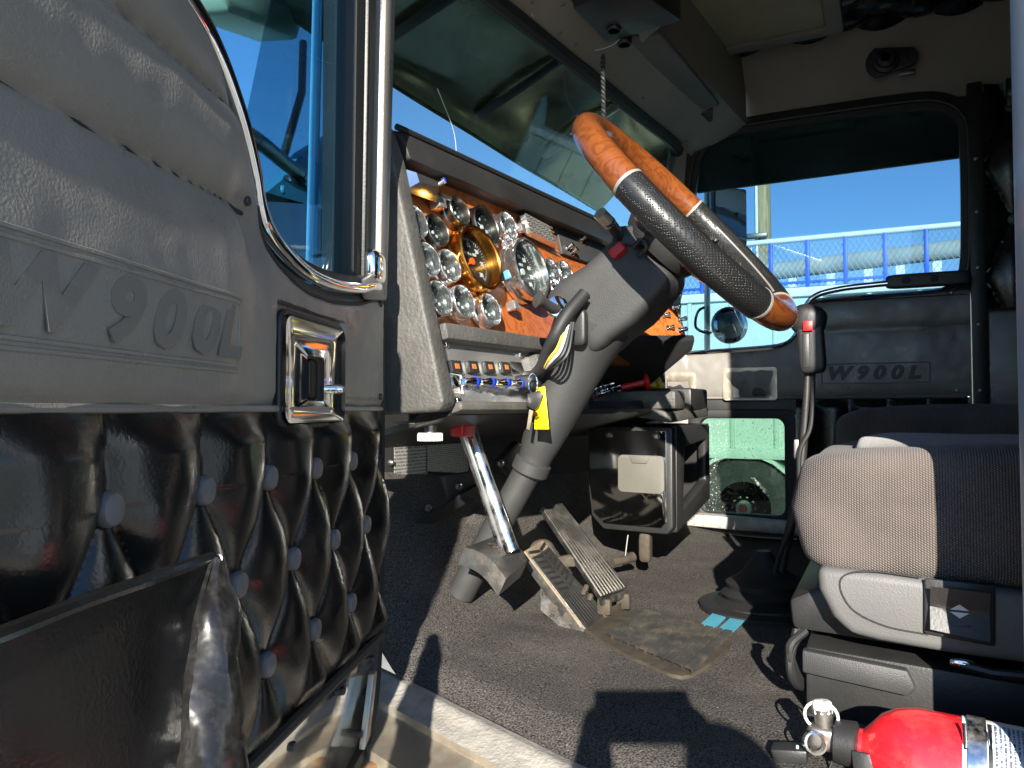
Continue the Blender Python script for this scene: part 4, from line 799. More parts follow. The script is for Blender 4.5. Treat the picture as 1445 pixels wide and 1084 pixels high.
# heel mat let into the carpet
hm = thing('heel_mat', 'worn ribbed rubber heel mat caked with brown dust', 'floor mat', onZ(930, 905, -.45))
HM = [onZ(800, 876, -.438), onZ(882, 850, -.438), onZ(1046, 886, -.438), onZ(986, 953, -.438), onZ(908, 932, -.438), onZ(845, 902, -.438)]
def fz(p, o): return Vector((p.x, p.y, floor_z(p.x, p.y) + o))
cen = sum(HM, Vector()) / 6
mb = MB(); lp2 = spline(HM + [HM[0]], 5)[:-1]; n = len(lp2)
rings = [[fz(cen.lerp(p, f), .005 + .004 * (1 - f)) for p in lp2] for f in (.05, .3, .5, .7, .8, .87)] + [[fz(cen.lerp(p, .90), -.012) for p in lp2]]
for r in rings: mb.v += r
for i in range(len(rings) - 1): mb.f += [(i * n + k, i * n + (k + 1) % n, (i + 1) * n + (k + 1) % n, (i + 1) * n + k) for k in range(n)]
mb.f.append(tuple(range(n))); mb.build('mat', 'darkdirt', hm)
H4 = [onZ(862, 872, -.438), onZ(905, 862, -.438), onZ(1030, 892, -.438), onZ(978, 940, -.438)]; H4 = [onZ(852, 894, -.438), onZ(910, 860, -.438), onZ(1038, 892, -.438), onZ(980, 946, -.438)]
for k in range(10):
    def hq(a, b): return H4[0].lerp(H4[3], a).lerp(H4[1].lerp(H4[2], a), b)
    a = .02 + .097 * k; MB().add([fz(hq(a + w_, b / 4), .0125) for w_ in (0, .072) for b in range(5)] + [fz(hq(a + w_, b / 4), .004) for w_ in (-.008, .08) for b in range(5)], [(i, i + 1, i + 6, i + 5) for i in range(4)] + [(i, i + 1, i + 11, i + 10) for i in range(4)] + [(5 + i, 6 + i, 16 + i, 15 + i) for i in range(4)]).build('rib', 'mat', hm)
for k, (a, b) in enumerate((((984, 882), (1010, 858)), ((1010, 888), (1036, 864)))):
    p = [onZ(a[0], a[1], -.44), onZ(b[0], b[1], -.44), onZ(b[0] + 20, b[1] + 4, -.44), onZ(a[0] + 21, a[1] + 4, -.44)]
    o = MB().prism([fz(q, .004) for q in p], (0, 0, .003)).build('floor_sticker', 'skyblue_label', None); tag(o, ['faded blue stripe stuck on carpet next to the heel mat', 'faded blue stripe stuck on carpet next to the gear lever boot'][k], 'sticker')

# ================================================================ under the dash
def one(mb, name, m, label, cat, **k): o = mb.build(name, m, None, **k); return tag(o, label, cat)
FWN = -CY
def fwp(x, y, o=.0): return onpl(x, y, fw + FWN * o, CY)
def sheet(pts, d, name, m, label, cat, uvd=None):
    return one(MB().prism(pts, d), name, m, label, cat, uv=uvd)
pl = [fwp(556, 615, .004), fwp(602, 615, .004), fwp(602, 697, .004), fwp(556, 694, .004)]; sheet(pl, FWN * .002, 'placard', 'paper', 'tall grey printed placard low on the firewall', 'placard', (pl[3], pl[2] - pl[3], pl[0] - pl[3]))
pl = [fwp(603, 620, .008), fwp(660, 622, .008), fwp(660, 668, .008), fwp(603, 665, .008)]; sheet(pl, FWN * .002, 'placard', 'paper', 'wide grey printed placard on the firewall behind pedal arm', 'placard', (pl[3], pl[2] - pl[3], pl[0] - pl[3]))
wk = thing('heater_knob', 'ivory ridged knob under the left end of the dashboard', 'knob', onX(607, 622, 1.16))
c = onX(607, 622, 1.16); tk = []
mb = MB(); pr_ = []
for k in range(40): a = k * math.pi / 20; pr_.append(c + Vector((math.cos(a), math.sin(a), 0)) * (.020 if k % 2 else .0225))
mb.prism(pr_, (0, 0, .014)); mb.build('ridged_grip', 'ivory', wk); MB().lathe([(.012, .014), (.012, .032), (0, .032)], c, (0, 0, 1), 16).build('stem', 'steel', wk)
MB().prism([c + Vector((-.05, .0, .030)), c + Vector((.09, -.02, .030)), c + Vector((.09, .03, .030)), c + Vector((-.05, .05, .030))], (0, 0, .004)).build('bracket', 'steel', wk)
one(MB().sq(onX(653, 606, 1.28), (.05, .03, .028), .3), 'release_knob', 'redknob', 'red release knob under the dashboard above the pedal arm', 'knob')
ro = thing('dimmer_pedal', 'foot switch rod with round rubber base on the dark toe board', 'foot switch', fwp(618, 808, .12))
MB().tube([fwp(616, 728, .10), fwp(618, 800, .12)], .0055, 10).build('rod', 'steel', ro); MB().lathe([(.035, 0), (.033, .010), (.012, .016), (.010, .02), (0, .02)], fwp(618, 806, .12), (0, -.2, 1), 20).build('base', 'rubber', ro)
br = thing('column_bracket', 'dark slanting steel bracket bolted behind the pedal arm', 'bracket', fwp(620, 700, .1))
MB().prism([fwp(556, 752, .10), fwp(672, 682, .16), fwp(672, 700, .16), fwp(590, 750, .10)], FWN * .01).build('plate', 'black', br, bev=.003)
MB().prism([fwp(620, 672, .12), fwp(665, 664, .15), fwp(668, 688, .15), fwp(628, 708, .12)], FWN * .012).build('gusset', 'colgrey', br, bev=.003)
MB().prism([fwp(694, 652, .2), fwp(722, 622, .22), fwp(730, 632, .22), fwp(712, 672, .2)], FWN * .02).build('clamp', 'black', br, bev=.004)
for x, y, o in ((646, 686, .165), (603, 718, .12), (705, 654, .225)): MB().lathe([(.009, 0), (.009, .007), (.006, .009), (0, .009)], fwp(x, y, o), FWN, 6).build('bolt', 'steel', br)
for k, (x, y) in enumerate(((550, 653), (693, 602), (550, 734))):
    o = MB().lathe([(.008, 0), (.008, .006), (.004, .012), (0, .012)], fwp(x, y, .0), FWN, 8).build('firewall_bolt', 'steel'); tag(o, ['steel bolt on the firewall level with the tall placard', 'steel bolt on the firewall beside the red release knob', 'steel bolt on the firewall below the tall placard'][k], 'bolt')
one(MB().prism([fwp(650, 735, .1), fwp(690, 705, .1), fwp(700, 790, .12), fwp(655, 800, .12)], FWN * .02), 'toe_board_pad', 'carpet', 'grey felt pad on the toe board behind the steering tube', 'felt pad', bev=.004)
# console box under the dash
KB = Vector((1.93, .488, 0)); cb = thing('console_box', 'black storage box under the dash with polished plate and ashtray', 'console', KB + Vector((.15, .1, -.31)))
def kb(s, t, z): return KB + CX * s + CY * t + ZV * z      # s along the back face, t forwards along the driver face
MB().prism([kb(.012, .008, -.035), kb(.30, .008, -.02), kb(.30, .25, -.0), kb(.012, .25, -.0)], ZV * .028).build('lid', 'grain', cb, bev=.006)
MB().prism([kb(.02, .0, .0), kb(.12, .01, .0), kb(.12, .2, .0), kb(.02, .2, .0)], ZV * .05).build('riser', 'grain', cb, bev=.010)
MB().prism([kb(.135, .0, -.002), kb(.30, .01, -.002), kb(.30, .2, -.0), kb(.135, .2, -.0)], ZV * .06).build('cup_tray', 'black', cb, bev=.008)
side = [(.245, -.045), (.005, -.045), (.005, -.300), (.02, -.318), (.20, -.318), (.235, -.285), (.245, -.20)]
MB().prism([kb(.006, t, z) for t, z in side], CX * .03).build('driver_side', 'black', cb, bev=.006)
MB().prism([kb(.002, t, z) for t, z in ((.238, -.055), (.020, -.055), (.020, -.285), (.035, -.302), (.195, -.302), (.225, -.275), (.238, -.2))], CX * .0035).build('polished_plate', mat('scratched_plate', (.55, .55, .53), .10, 1, var=.06, rvar=.04), cb, bev=.001)
ash = MB().prism([kb(-.001, t, z) for t, z in rrect(.022, -.215, .150, -.118, .014)], CX * -.008).build('ashtray', 'ashtray', cb, bev=.003); MB().prism([kb(-.010, t, z) for t, z in ((.06, -.120), (.115, -.120), (.108, -.138), (.067, -.138))], CX * -.003).build('pull_tab', 'ashtray', ash, bev=.001)
for t in (.045, .18): screw(kb(.001, t, -.066), -CX, .009, 'plate_bolt', 'steel', cb)
mb = MB(); wi = [(.085, -.26), (.27, -.20), (.27, -.085), (.10, -.10)]; wo_ = [(.036, -.318), (.30, -.255), (.30, -.04), (.036, -.04)]
mb.ring([kb(s, .004, z) for s, z in wo_], [kb(s, .004, z) for s, z in wi], CY * .03); mb.build('rear_face', 'black', cb, bev=.008)
MB().prism([kb(.036, .02, -.318), kb(.30, .02, -.255), kb(.30, .24, -.255), kb(.036, .24, -.30)], ZV * .012).build('bottom', 'colgrey', cb)
MB().box(kb(.17, .24, -.16), (.26, .01, .25), AXC).build('inner_back', 'black', cb); MB().box(kb(.298, .12, -.15), (.008, .22, .22), AXC).build('far_side', 'black', cb)
MB().prism([kb(.17, .12, -.10), kb(.20, .12, -.10), kb(.20, .12, -.15), kb(.17, .12, -.15)], CY * .01).build('hinge', 'steel', cb, bev=.002)
# brass fittings hanging below the box
bf = thing('air_fitting', 'dusty brass air fitting on a wire below the console box', 'pipe fitting', onD(882, 795, 2.0))
MB().tube([onD(864, 794, 1.98), onD(880, 790, 2.0), onD(893, 786, 2.02)], [.011, .011, .014], 10).build('body', 'darkdirt', bf); MB().tube([onD(882, 786, 2.0), onD(886, 755, 2.02)], .002, 6).build('wire', 'steel', bf)
o = one(MB().sq(onD(911, 772, 2.02), (.032, .032, .078), .45), 'loose_connector', 'darkdirt', 'dusty plastic connector hanging beneath the console box corner', 'connector')

# ================================================================ gear lever
gl = thing('gear_lever', 'tall black gear lever with red button on its grip', 'gear lever', (1.8, .27, -.45))
MB().sq(onX(1141, 452, 1.79), (.05, .075, .068), .75, (Vector((1, 0, 0)), Vector((0, .97, .25)), Vector((0, -.25, .97)))).build('knob', 'black', gl)
MB().sq(onX(1145, 487, 1.79), (.042, .056, .125), .35, (Vector((1, 0, 0)), Vector((0, .99, -.06)), Vector((0, .06, .99)))).build('grip', 'black', gl)
MB().box(onX(1140, 460, 1.764), (.006, .020, .022)).build('red_button', 'redknob', gl, bev=.002)
MB().box(onX(1137, 495, 1.770), (.004, .015, .075)).build('range_slide', 'black', gl, bev=.002)
MB().tube(spline([onX(1140, 522, 1.80), onX(1137, 580, 1.80), onX(1128, 680, 1.80), onX(1105, 790, 1.81), onX(1085, 880, 1.82)], 6), [.0075 + .0002 * k for k in range(25)], 10).build('lever', 'black', gl)
MB().tube(spline([onX(1148, 522, 1.80), onX(1144, 600, 1.78), onX(1128, 640, 1.77), onX(1125, 720, 1.78), onX(1095, 800, 1.79), onX(1090, 885, 1.80)], 6), .005, 8).build('air_hose', 'rubber', gl)
MB().sq(onX(1124, 634, 1.79), (.012, .012, .045), .4).build('hose_clip', 'steel', gl)
bo = onX(1083, 893, 1.83); bo.z = -.45
MB().lathe([(.125, 0), (.12, .018), (.095, .028), (.100, .038), (.085, .050), (.088, .062), (.066, .074), (.05, .085), (.04, .10), (.025, .115), (.016, .13)], bo, (0, .05, 1), 28).build('boot', 'rubber', gl)
MB().lathe([(.150, .0), (.150, .010), (.126, .014), (.12, .014)], bo, (0, 0, 1), 28).build('boot_flange', 'rubber', gl)

# ================================================================ seats
SX = 1.205
ds = thing('truck_seat', 'brown grey tweed driver seat with plastic base and control switch', 'seat', (1.46, -.15, -.45))
def cm(p, q):
    x, y, z = p
    if q[2] > .2: z += .010 * math.cos(q[1] * 2.2) - .012 * (1 - abs(q[0])) ** .6
    x *= 1 - .03 * max(0, q[2]); y += -.018 * max(0, q[2]) * (1 if q[1] > .3 else 0) - .02 * max(0, -q[2]) * (1 if q[1] > .3 else 0)
    return [x, y, z + .003 * nz(x, y, z, 9)]
MB().sq((SX + .265, -.155, -.148), (.53, .588, .190), .22, None, 96, 50, cm).build('cushion', 'seat', ds)
def ctop(p, q): p = cm(p, q); return p
MB().sq((SX + .280, -.185, -.100), (.450, .47, .095), .30, None, 60, 30, lambda p, q: [p[0], p[1], p[2] + .010 * math.cos(q[0] * 1.6) + .006 * nz(p[0], p[1], 0, 6)]).build('cushion_top', 'seattop', ds)
pts = [onX(x, y, SX - .008) for x, y in ((1153, 800), (1250, 810), (1445, 838), (1600, 854), (1600, 955), (1445, 938), (1330, 922), (1240, 906), (1200, 896), (1175, 872), (1155, 832))]
MB().prism(pts, (.54, 0, 0)).build('seat_pan', 'seatplastic', ds, bev=.012, seg=3)
arc = spline([onX(x, y, SX - .0095) for x, y in ((1300, 815), (1230, 806), (1192, 812), (1186, 832), (1205, 862), (1250, 884), (1310, 896))], 6); MB().tube(arc, .0012, 6).build('pan_groove', 'black', ds)
so_ = [onX(x, y, SX - .010) for x, y in ((1304, 815), (1404, 825), (1404, 912), (1304, 893))]; MB().prism(so_, (-.006, 0, 0)).build('switch_bezel', 'black', ds, bev=.003)
si_ = [onX(x, y, SX - .0165) for x, y in ((1312, 824), (1396, 834), (1396, 902), (1312, 884))]; c4 = sum(si_, Vector()) / 4
rk = MB().grid(lambda a, b: si_[0].lerp(si_[1], a).lerp(si_[3].lerp(si_[2], a), b) + Vector((-.006 - .010 * abs(b - .5) * 2, 0, 0)), 4, 10).build('rocker_switch', 'black', ds)
for s in (-1, 1): MB().prism([c4 + Vector((-.0075, 0, s * .0015)), c4 + Vector((-.0075, .011, s * .0015)), c4 + Vector((-.0085, 0, s * .009)), c4 + Vector((-.0075, -.011, s * .0015))], (-.0008, 0, 0)).build('arrow_mark', 'white', rk)
for k in range(3):
    for s in (-1, 1): MB().tube([c4 + Vector((-.0115, .012 + .006 * k, s * (.018 + .005 * k))), c4 + Vector((-.0125, 0, s * (.020 + .005 * k))), c4 + Vector((-.0115, -.012 - .006 * k, s * (.018 + .005 * k)))], .0012, 6).build('grip_rib', 'black', rk)
MB().prism([Vector((SX + .02, y, z)) for y, z in ((.115, -.350), (-.5, -.38), (-.5, -.46), (.115, -.46))], (.46, 0, 0)).build('riser', 'black', ds, bev=.006)
MB().prism([Vector((SX + .005, y, z)) for y, z in ((.118, -.352), (-.02, -.362), (-.03, -.385), (-.02, -.398), (.118, -.385))], (.02, 0, 0)).build('slide_cover', 'colgrey', ds, bev=.004)
MB().prism([Vector((SX + .05, y, z)) for y, z in ((.10, -.27), (-.45, -.30), (-.45, -.36), (.135, -.335), (.14, -.29))], (.40, 0, 0)).build('suspension', 'black', ds, bev=.008)
MB().tube([onX(1345, 935, SX - .01), onX(1400, 950, SX - .02), onX(1500, 960, SX - .02)], .006, 8).build('slide_bar', 'black', ds)
MB().sq(onX(1358, 936, SX - .012), (.012, .03, .012), .7).build('slide_latch', 'chrome', ds)
MB().sq((SX + .265, -.50, .24), (.50, .16, .72), .35, (Vector((1, 0, 0)), Vector((0, .97, .2)), Vector((0, -.2, .97))), 40, 30).build('backrest', 'seat', ds)
for k in range(3): MB().tube(spline([Vector((SX + .03, .115 + .006 * k, -.33)), Vector((SX + .01, .135, -.350 - .012 * k)), Vector((SX + .02, .13, -.385 - .01 * k)), Vector((SX + .05, .12, -.42))], 5), .0065, 8).build('air_hose', 'rubber', ds)
ps = thing('truck_seat', 'brown grey tweed passenger seat beside the passenger door', 'seat', (2.42, -.25, -.42))
MB().sq((2.43, -.20, -.105), (.54, .66, .20), .32, None, 70, 36, lambda p, q: [p[0], p[1], p[2] + (.02 * math.cos(q[1] * 1.3) if q[2] > 0 else 0)]).build('cushion', 'seat', ps)
MB().sq((2.43, -.58, .24), (.54, .20, .70), .4, None, 40, 30).build('backrest', 'seat', ps)
MB().box((2.43, -.22, -.32), (.44, .5, .24)).build('base', 'black', ps, bev=.02)

# ================================================================ fire extinguisher on the floor beside the seat
fe = thing('fire_extinguisher', 'red fire extinguisher clamped on its side beside the driver seat', 'fire extinguisher', (1.07, .0, -.50))
ex = onX(1272, 1066, 1.065); ax = Vector((-.06, -1, -.03)).normalized(); rr = .0585; e0 = ex - ax * .055
MB().lathe([(.0, -.005), (.020, -.004), (.021, .012), (.030, .02), (.044, .032), (.054, .050), (rr, .072), (rr, .36), (.05, .385), (0, .39)], e0, ax, 44).build('cylinder', 'red', fe)
MB().lathe([(.026, -.020), (.028, .004), (.021, .008)], e0, ax, 20).build('neck_ring', 'black', fe)
MB().open_lathe([(rr + .0009, .118), (rr + .0009, .36)], e0, ax, 44).build('paper_label', 'labelwhite', fe)
def labelsheet(h0, h1, a0, a1, m, name):
    up_ = Vector((0, 0, 1)); up_ = (up_ - ax * up_.dot(ax)).normalized(); sd_ = ax.cross(up_)
    if sd_.x > 0: sd_ = -sd_
    mb = MB(); me = bpy.data.meshes.new(name); vs, fs, uv = [], [], []
    for i in range(13):
        a = R_(a0 + (a1 - a0) * i / 12)
        for h in (h0, h1): vs.append(e0 + ax * h + (up_ * math.cos(a) + sd_ * math.sin(a)) * (rr + .0018)); uv.append((i / 12, 0 if h == h0 else 1))
    fs = [(2 * i, 2 * i + 1, 2 * i + 3, 2 * i + 2) for i in range(12)]; me.from_pydata([tuple(v) for v in vs], [], fs); ul = me.uv_layers.new(name='UVMap')
    for lp_ in me.loops: u = uv[lp_.vertex_index]; ul.data[lp_.index].uv = (u[1], 1 - u[0])
    return put(name, me, m, fe, 60)
labelsheet(.150, .215, 5, 120, 'label', 'instruction_print'); labelsheet(.217, .240, 30, 120, 'labelred', 'warning_print'); labelsheet(.246, .33, 5, 120, 'label', 'instruction_print')
labelsheet(.1435, .1475, 5, 120, 'black', 'label_rule'); labelsheet(.2415, .2445, 5, 120, 'black', 'label_rule')
MB().open_lathe([(rr + .003, .123), (rr + .003, .142)], e0, ax, 44).build('clamp_band', 'chromedusty', fe)
lt = e0 + ax * .132 + Vector((-.030, 0, .052)); MB().tube([lt + ax * -.013 + ZV * .012, lt + ax * -.013 + Vector((-.012, 0, -.012)), lt + ax * .013 + Vector((-.012, 0, -.014)), lt + ax * .013 + ZV * .010], .0022, 8).build('latch_wire', 'chrome', fe)
MB().prism([lt + ax * -.010 + Vector((-.006, 0, -.01)), lt + ax * .011 + Vector((-.006, 0, -.01)), lt + ax * .014 + Vector((-.024, 0, -.052)), lt + ax * -.016 + Vector((-.022, 0, -.046))], (-.003, 0, .002)).build('latch_tongue', 'chrome', fe, bev=.001)
vp = e0 - ax * .022; MB().sq(vp + Vector((0, .012, .002)), (.030, .040, .030), .5).build('valve_body', 'steel', fe)
MB().lathe([(.010, 0), (.012, .03)], vp + Vector((0, .010, .008)), (0, .1, 1), 14).build('valve_stem', 'steel', fe)
MB().lathe([(.011, .0), (.0125, .003), (.0125, .015), (.0105, .017), (0, .017)], vp + Vector((0, .012, .030)), (.1, .15, 1), 8).build('ivory_knob', 'ivory', fe)
MB().open_lathe([(.0125, 0), (.014, .004), (.014, .016), (.0115, .017), (.0105, .006)], vp + Vector((-.016, .024, .0)), (-.85, -.35, .25), 22).build('pressure_gauge', 'chromedusty', fe)
c = vp + Vector((0, .014, .028)); MB().tube([c + Vector((.0, .020 * math.cos(a), .018 * math.sin(a))) for a in [k * math.pi / 10 for k in range(20)]], .002, 6, closed=True).build('pull_ring', 'white', fe)
MB().tube([vp + Vector((-.012, .042, -.01)), vp + Vector((-.012, .044, -.06))], .0018, 6).build('safety_pin', 'white', fe)
MB().prism([vp + Vector((-.02, .03, -.012)), vp + Vector((-.02, .075, -.018)), vp + Vector((-.02, .07, -.036)), vp + Vector((-.02, .03, -.03))], (.03, 0, 0)).build('handle', 'black', fe, bev=.003)
MB().prism([e0 + ax * .0 + Vector((-.03, 0, .004)), e0 + ax * .02 + Vector((-.034, 0, .006)), e0 + ax * .05 + Vector((-.05, 0, -.09)), e0 + ax * .01 + Vector((-.05, 0, -.09))], (.004, 0, 0)).build('carry_strap', 'black', fe, bev=.001)
MB().prism([e0 + ax * .06 + Vector((-.05, 0, -.075)), e0 + ax * .34 + Vector((-.05, 0, -.075)), e0 + ax * .34 + Vector((.055, 0, -.075)), e0 + ax * .06 + Vector((.055, 0, -.075))], (0, 0, .014)).build('mount', 'black', fe, bev=.002)
MB().tube(spline([vp + Vector((-.01, .0, -.02)), vp + Vector((-.02, .01, -.05)), vp + Vector((-.01, .015, -.09))], 5), .0015, 6).build('tether', 'wire', fe)
# brown strap lying on the sill
sp = [onZ(600, 1046, -.50), onZ(560, 1066, -.51), onZ(505, 1086, -.515), onZ(470, 1096, -.52)]
one(MB().tube(spline(sp, 4), .011, 8, flat=.25), 'sill_strap', mat('brown_strap', (.20, .11, .05), .8, var=.3, vscale=30), 'brown strap lying across the metal door sill', 'strap')

# ================================================================ overhead
cbx = thing('overhead_panel', 'dark overhead switch panel with two round knobs', 'overhead panel', (1.95, .62, 1.02))
def oz(x, y, z=1.0): return onZ(x, y, z - .035 if z > .985 else z)
MB().prism([oz(808, 12), oz(890, -22), oz(962, 30), oz(858, 62)], ZV * .10).build('panel', 'black', cbx, bev=.006)
MB().prism([oz(795, -12, 1.022), oz(880, -60, 1.022), oz(900, -35, 1.022), oz(815, 15, 1.022)], ZV * .05).build('bracket', 'colgrey', cbx, bev=.004)
for x, y in ((866, 26), (881, 46)):
    c = oz(x, y, 1.028); k = MB().lathe([(.020, 0), (.020, -.030), (.018, -.034), (0, -.034)], c, (0, 0, 1), 24).build('knob', 'black', cbx); MB().lathe([(.014, 0), (0, 0)], c - ZV * .0346, (0, 0, 1), 20).build('knob_face', 'seatplastic', k)
for x, y in ((820, 22), (846, 52)): screw(oz(x, y, 1.029), (0, 0, -1), .006, 'panel_screw', 'steel', cbx)
MB().prism([oz(898, 40, 1.02), oz(930, 26, 1.02), oz(936, 36, 1.02), oz(905, 62, 1.02)], ZV * .02).build('clip', 'steel', cbx, bev=.003)
MB().tube(spline([oz(750, 20, .99), oz(775, 48, .97), oz(800, 62, .96), oz(830, 72, .97), oz(870, 60, 1.0), oz(893, 20, 1.03)], 6), .0012, 6).build('loose_wire', 'wirewhite', cbx)
sv = thing('interior_visor', 'folded grey vinyl sun visor under the header lining', 'sun visor', oz(930, 100))
MB().prism([oz(875, 55, 1.035), oz(932, 48, 1.035), oz(1016, 150, 1.035), oz(962, 163, 1.035)], ZV * .016).build('pad', 'greyvinyl_dark', sv, bev=.007, seg=3)
MB().tube([oz(870, 54, 1.04), oz(966, 166, 1.04)], .006, 8).build('hinge_rod', 'steel', sv)
MB().prism([oz(974, 162, 1.03), oz(1006, 158, 1.03), oz(1006, 172, 1.03), oz(976, 178, 1.03)], ZV * .03).build('visor_clip', 'black', sv, bev=.004)
cd = thing('pull_cord', 'black twisted horn pull cord hanging over the steering wheel', 'pull cord', onD(852, 165, 1.75))
for ph in (0, math.pi): MB().tube([onD(850.5 + 1.5 * k / 50, 78 + 94 * k / 50, 1.75) + Vector((math.cos(k * .9 + ph), math.sin(k * .9 + ph), 0)) * .003 for k in range(51)], .0032, 6).build('strand', 'rubber', cd)
wr = one(MB().tube(spline([onD(796, 100, 1.9), onD(800, 140, 1.9), onD(815, 165, 1.9), onD(820, 178, 1.9), onD(805, 190, 1.9)], 6), .0022, 6), 'aerial_wire', 'wire', 'thin black wire curling down in front of the windshield', 'wire')
one(MB().tube(spline([wl(.42, .60) - CY * .01, wl(.50, .50) - CY * .01, wl(.53, .42) - CY * .012, wl(.55, .36) - CY * .01, wl(.545, .28) - CY * .008], 6), .0008, 5), 'windshield_crack', 'white', 'pale hairline crack running down the windshield glass', 'crack')
dl = thing('speaker_control', 'oval grey control plate with round knob above passenger window', 'control', onX(1257, 100, 2.80))
DPX = 2.80; c = onX(1250, 88, DPX); c2 = onX(1280, 82, DPX)
lpp = [c + Vector((0, math.cos(R_(a)) * .062, math.sin(R_(a)) * .058)) for a in range(-40, 221, 20)] ; lpp = [c + Vector((0, math.cos(R_(a)) * .062, math.sin(R_(a)) * .058)) for a in range(60, 301, 20)] + [c2 + Vector((0, math.cos(R_(a)) * .034, math.sin(R_(a)) * .034)) for a in range(-60, 61, 20)][::1]
lpp = [c + Vector((0, math.cos(R_(a)) * .062, math.sin(R_(a)) * .058)) for a in range(-60, 61, 20)] + [c2 + Vector((0, math.cos(R_(a)) * .034, math.sin(R_(a)) * .034)) for a in range(120, 241, 20)]
MB().prism(lpp, (-.012, 0, 0)).build('plate', 'colgrey', dl, bev=.003)
MB().lathe([(.042, .012), (.040, .022), (.030, .026), (.028, .040), (.016, .044), (0, .044)], c, (-1, 0, 0), 28).build('knob', 'black', dl); MB().lathe([(.015, .0455), (0, .0455)], c, (-1, 0, 0), 20).build('knob_face', 'seatplastic', dl)
MB().box(c2 + Vector((-.016, .004, .0)), (.006, .02, .04)).build('switch', 'black', dl, bev=.002)
MB().box(onX(1280, 104, DPX) + Vector((-.01, 0, 0)), (.012, .05, .016)).build('small_latch', 'steel', dl, bev=.003)
lp_ = thing('latch_plate', 'small slotted steel latch plate high on the passenger side wall', 'latch plate', onX(1427, 150, 2.80))
MB().prism([onX(x, y, 2.83) for x, y in ((1418, 114), (1433, 110), (1433, 152), (1420, 154))], (-.02, 0, 0)).build('plate', 'black', lp_, bev=.004); screw(onX(1427, 132, 2.808), (-1, 0, 0), .012, 'bolt', 'steel', lp_)
# ================================================================ outside, passenger side
def OX(x, y, X): return onX(x, y, X)
side_v = thing('window_visor', 'dark green tinted visor strip outside the passenger window', 'window visor', (3.0, .2, .86))
MB().grid(lambda a, b: Vector((2.895 + .135 * b + .02 * math.sin(math.pi * b), .70 - .96 * a, 1.055 - (.19 + .01 * (1 - a)) * b)), 20, 6).build('sheet', mat('tinted_visor', (.035, .060, .045), .16, .3, var=.2), side_v)
MB().tube([Vector((3.03, .66 - .90 * k / 10, .865 - .01 * (1 - k / 10))) for k in range(11)], .003, 6).build('edge', 'alu', side_v)
mk = thing('passenger_mirror', 'tall rectangular side mirror outside the passenger window', 'wing mirror', (3.3, .6, .5))
MB().tube([OX(998, 255, 3.32), OX(998, 500, 3.32)], .013, 10).build('post', 'alu', mk)
MX = (Vector((.8, .6, 0)), Vector((-.6, .8, 0)), ZV); MB().box(OX(1028, 307, 3.31), (.04, .155, .245), MX).build('housing', 'black', mk, bev=.012); MB().box(OX(1028, 307, 3.31) - MX[0] * .022, (.004, .138, .225), MX).build('glass', 'mirror', mk)
MB().tube(spline([OX(998, 262, 3.31), OX(1010, 258, 3.31), OX(1015, 268, 3.31)], 4), .007, 8).build('upper_arm', 'steel', mk)
rm = thing('round_mirror', 'round convex mirror below the tall passenger side mirror', 'convex mirror', OX(1033, 482, 3.25))
MB().lathe([(.0, .0), (.05, .006), (.074, .022), (.078, .026), (.078, .034), (.05, .05), (0, .052)], OX(1033, 458, 3.27), (.85, .5, 0), 28).build('housing', 'alu', rm); MB().lathe([(.073, 0.0), (.05, -.008), (0, -.013)], OX(1033, 458, 3.27) + Vector((.85, .5, 0)).normalized() * .016, (.85, .5, 0), 28).build('convex_glass', 'mirror', rm)
MB().tube(spline([OX(998, 432, 3.32), OX(985, 440, 3.32), OX(982, 462, 3.32), OX(1000, 470, 3.31), OX(1012, 462, 3.30)], 5), .006, 8).build('bracket', 'black', rm)
TX = 9.0
tr = thing('parked_trailer', 'pale green box trailer parked beyond the passenger window', 'trailer', (TX + 1.2, 1.0, -1.7))
MB().box((TX + 1.25, 1.0, .42), (2.4, 14, 1.85)).build('box_body', 'container', tr)
for k in range(28):
    MB().box((TX + .04, -5.6 + k * .48, .42), (.04, .05, 1.78)).build('panel_rib', 'container', tr, bev=.01)
MB().box((TX + .03, 1.0, 1.30), (.07, 14, .10)).build('top_rail', 'fencewhite', tr, bev=.01); MB().box((TX + .03, 1.0, -.50), (.08, 14, .12)).build('lower_rail', 'container', tr, bev=.01)
MB().box((TX + 1.25, 1.0, -.75), (1.0, 13, .28)).build('chassis', 'black', tr)
for y in (1.486, .20, 2.77):
    c = Vector((TX + .06, y, -1.12)); wq = MB().lathe([(.30, .0), (.36, -.02), (.50, -.02), (.565, .02), (.575, .08), (.575, .26), (.55, .30), (.3, .3)], c, (1, 0, 0), 40).build('wheel', 'tyre', tr)
    MB().lathe([(.31, -.0), (.30, .04), (.22, .10), (.17, .10), (.16, .02), (.09, .0), (.08, -.06), (.0, -.07)], c, (1, 0, 0), 32).build('rim', 'hubcol', wq); MB().lathe([(.05, -.06), (.045, -.09), (0, -.095)], c, (1, 0, 0), 16).build('hub_cap', 'redknob', wq)
    nb = MB()
    for k in range(10): a = k * math.pi / 5; nb.lathe([(.016, .02), (.016, -.02), (0, -.03)], c + Vector((0, math.cos(a) * .125, math.sin(a) * .125)), (1, 0, 0), 6)
    nb.build('wheel_nut', 'steel', wq)
    MB().prism([c + Vector((-.06, math.cos(R_(a)) * .66, math.sin(R_(a)) * .64)) for a in range(10, 171, 16)] + [c + Vector((-.06, math.cos(R_(a)) * .62, math.sin(R_(a)) * .60)) for a in range(170, 9, -16)], (.4, 0, 0)).build('mudguard', 'container', tr)
fn = thing('railing_fence', 'blue railing with wire mesh and pale top rail above the trailer', 'fence', (TX + .3, .5, 1.33))
FXx = TX + .35
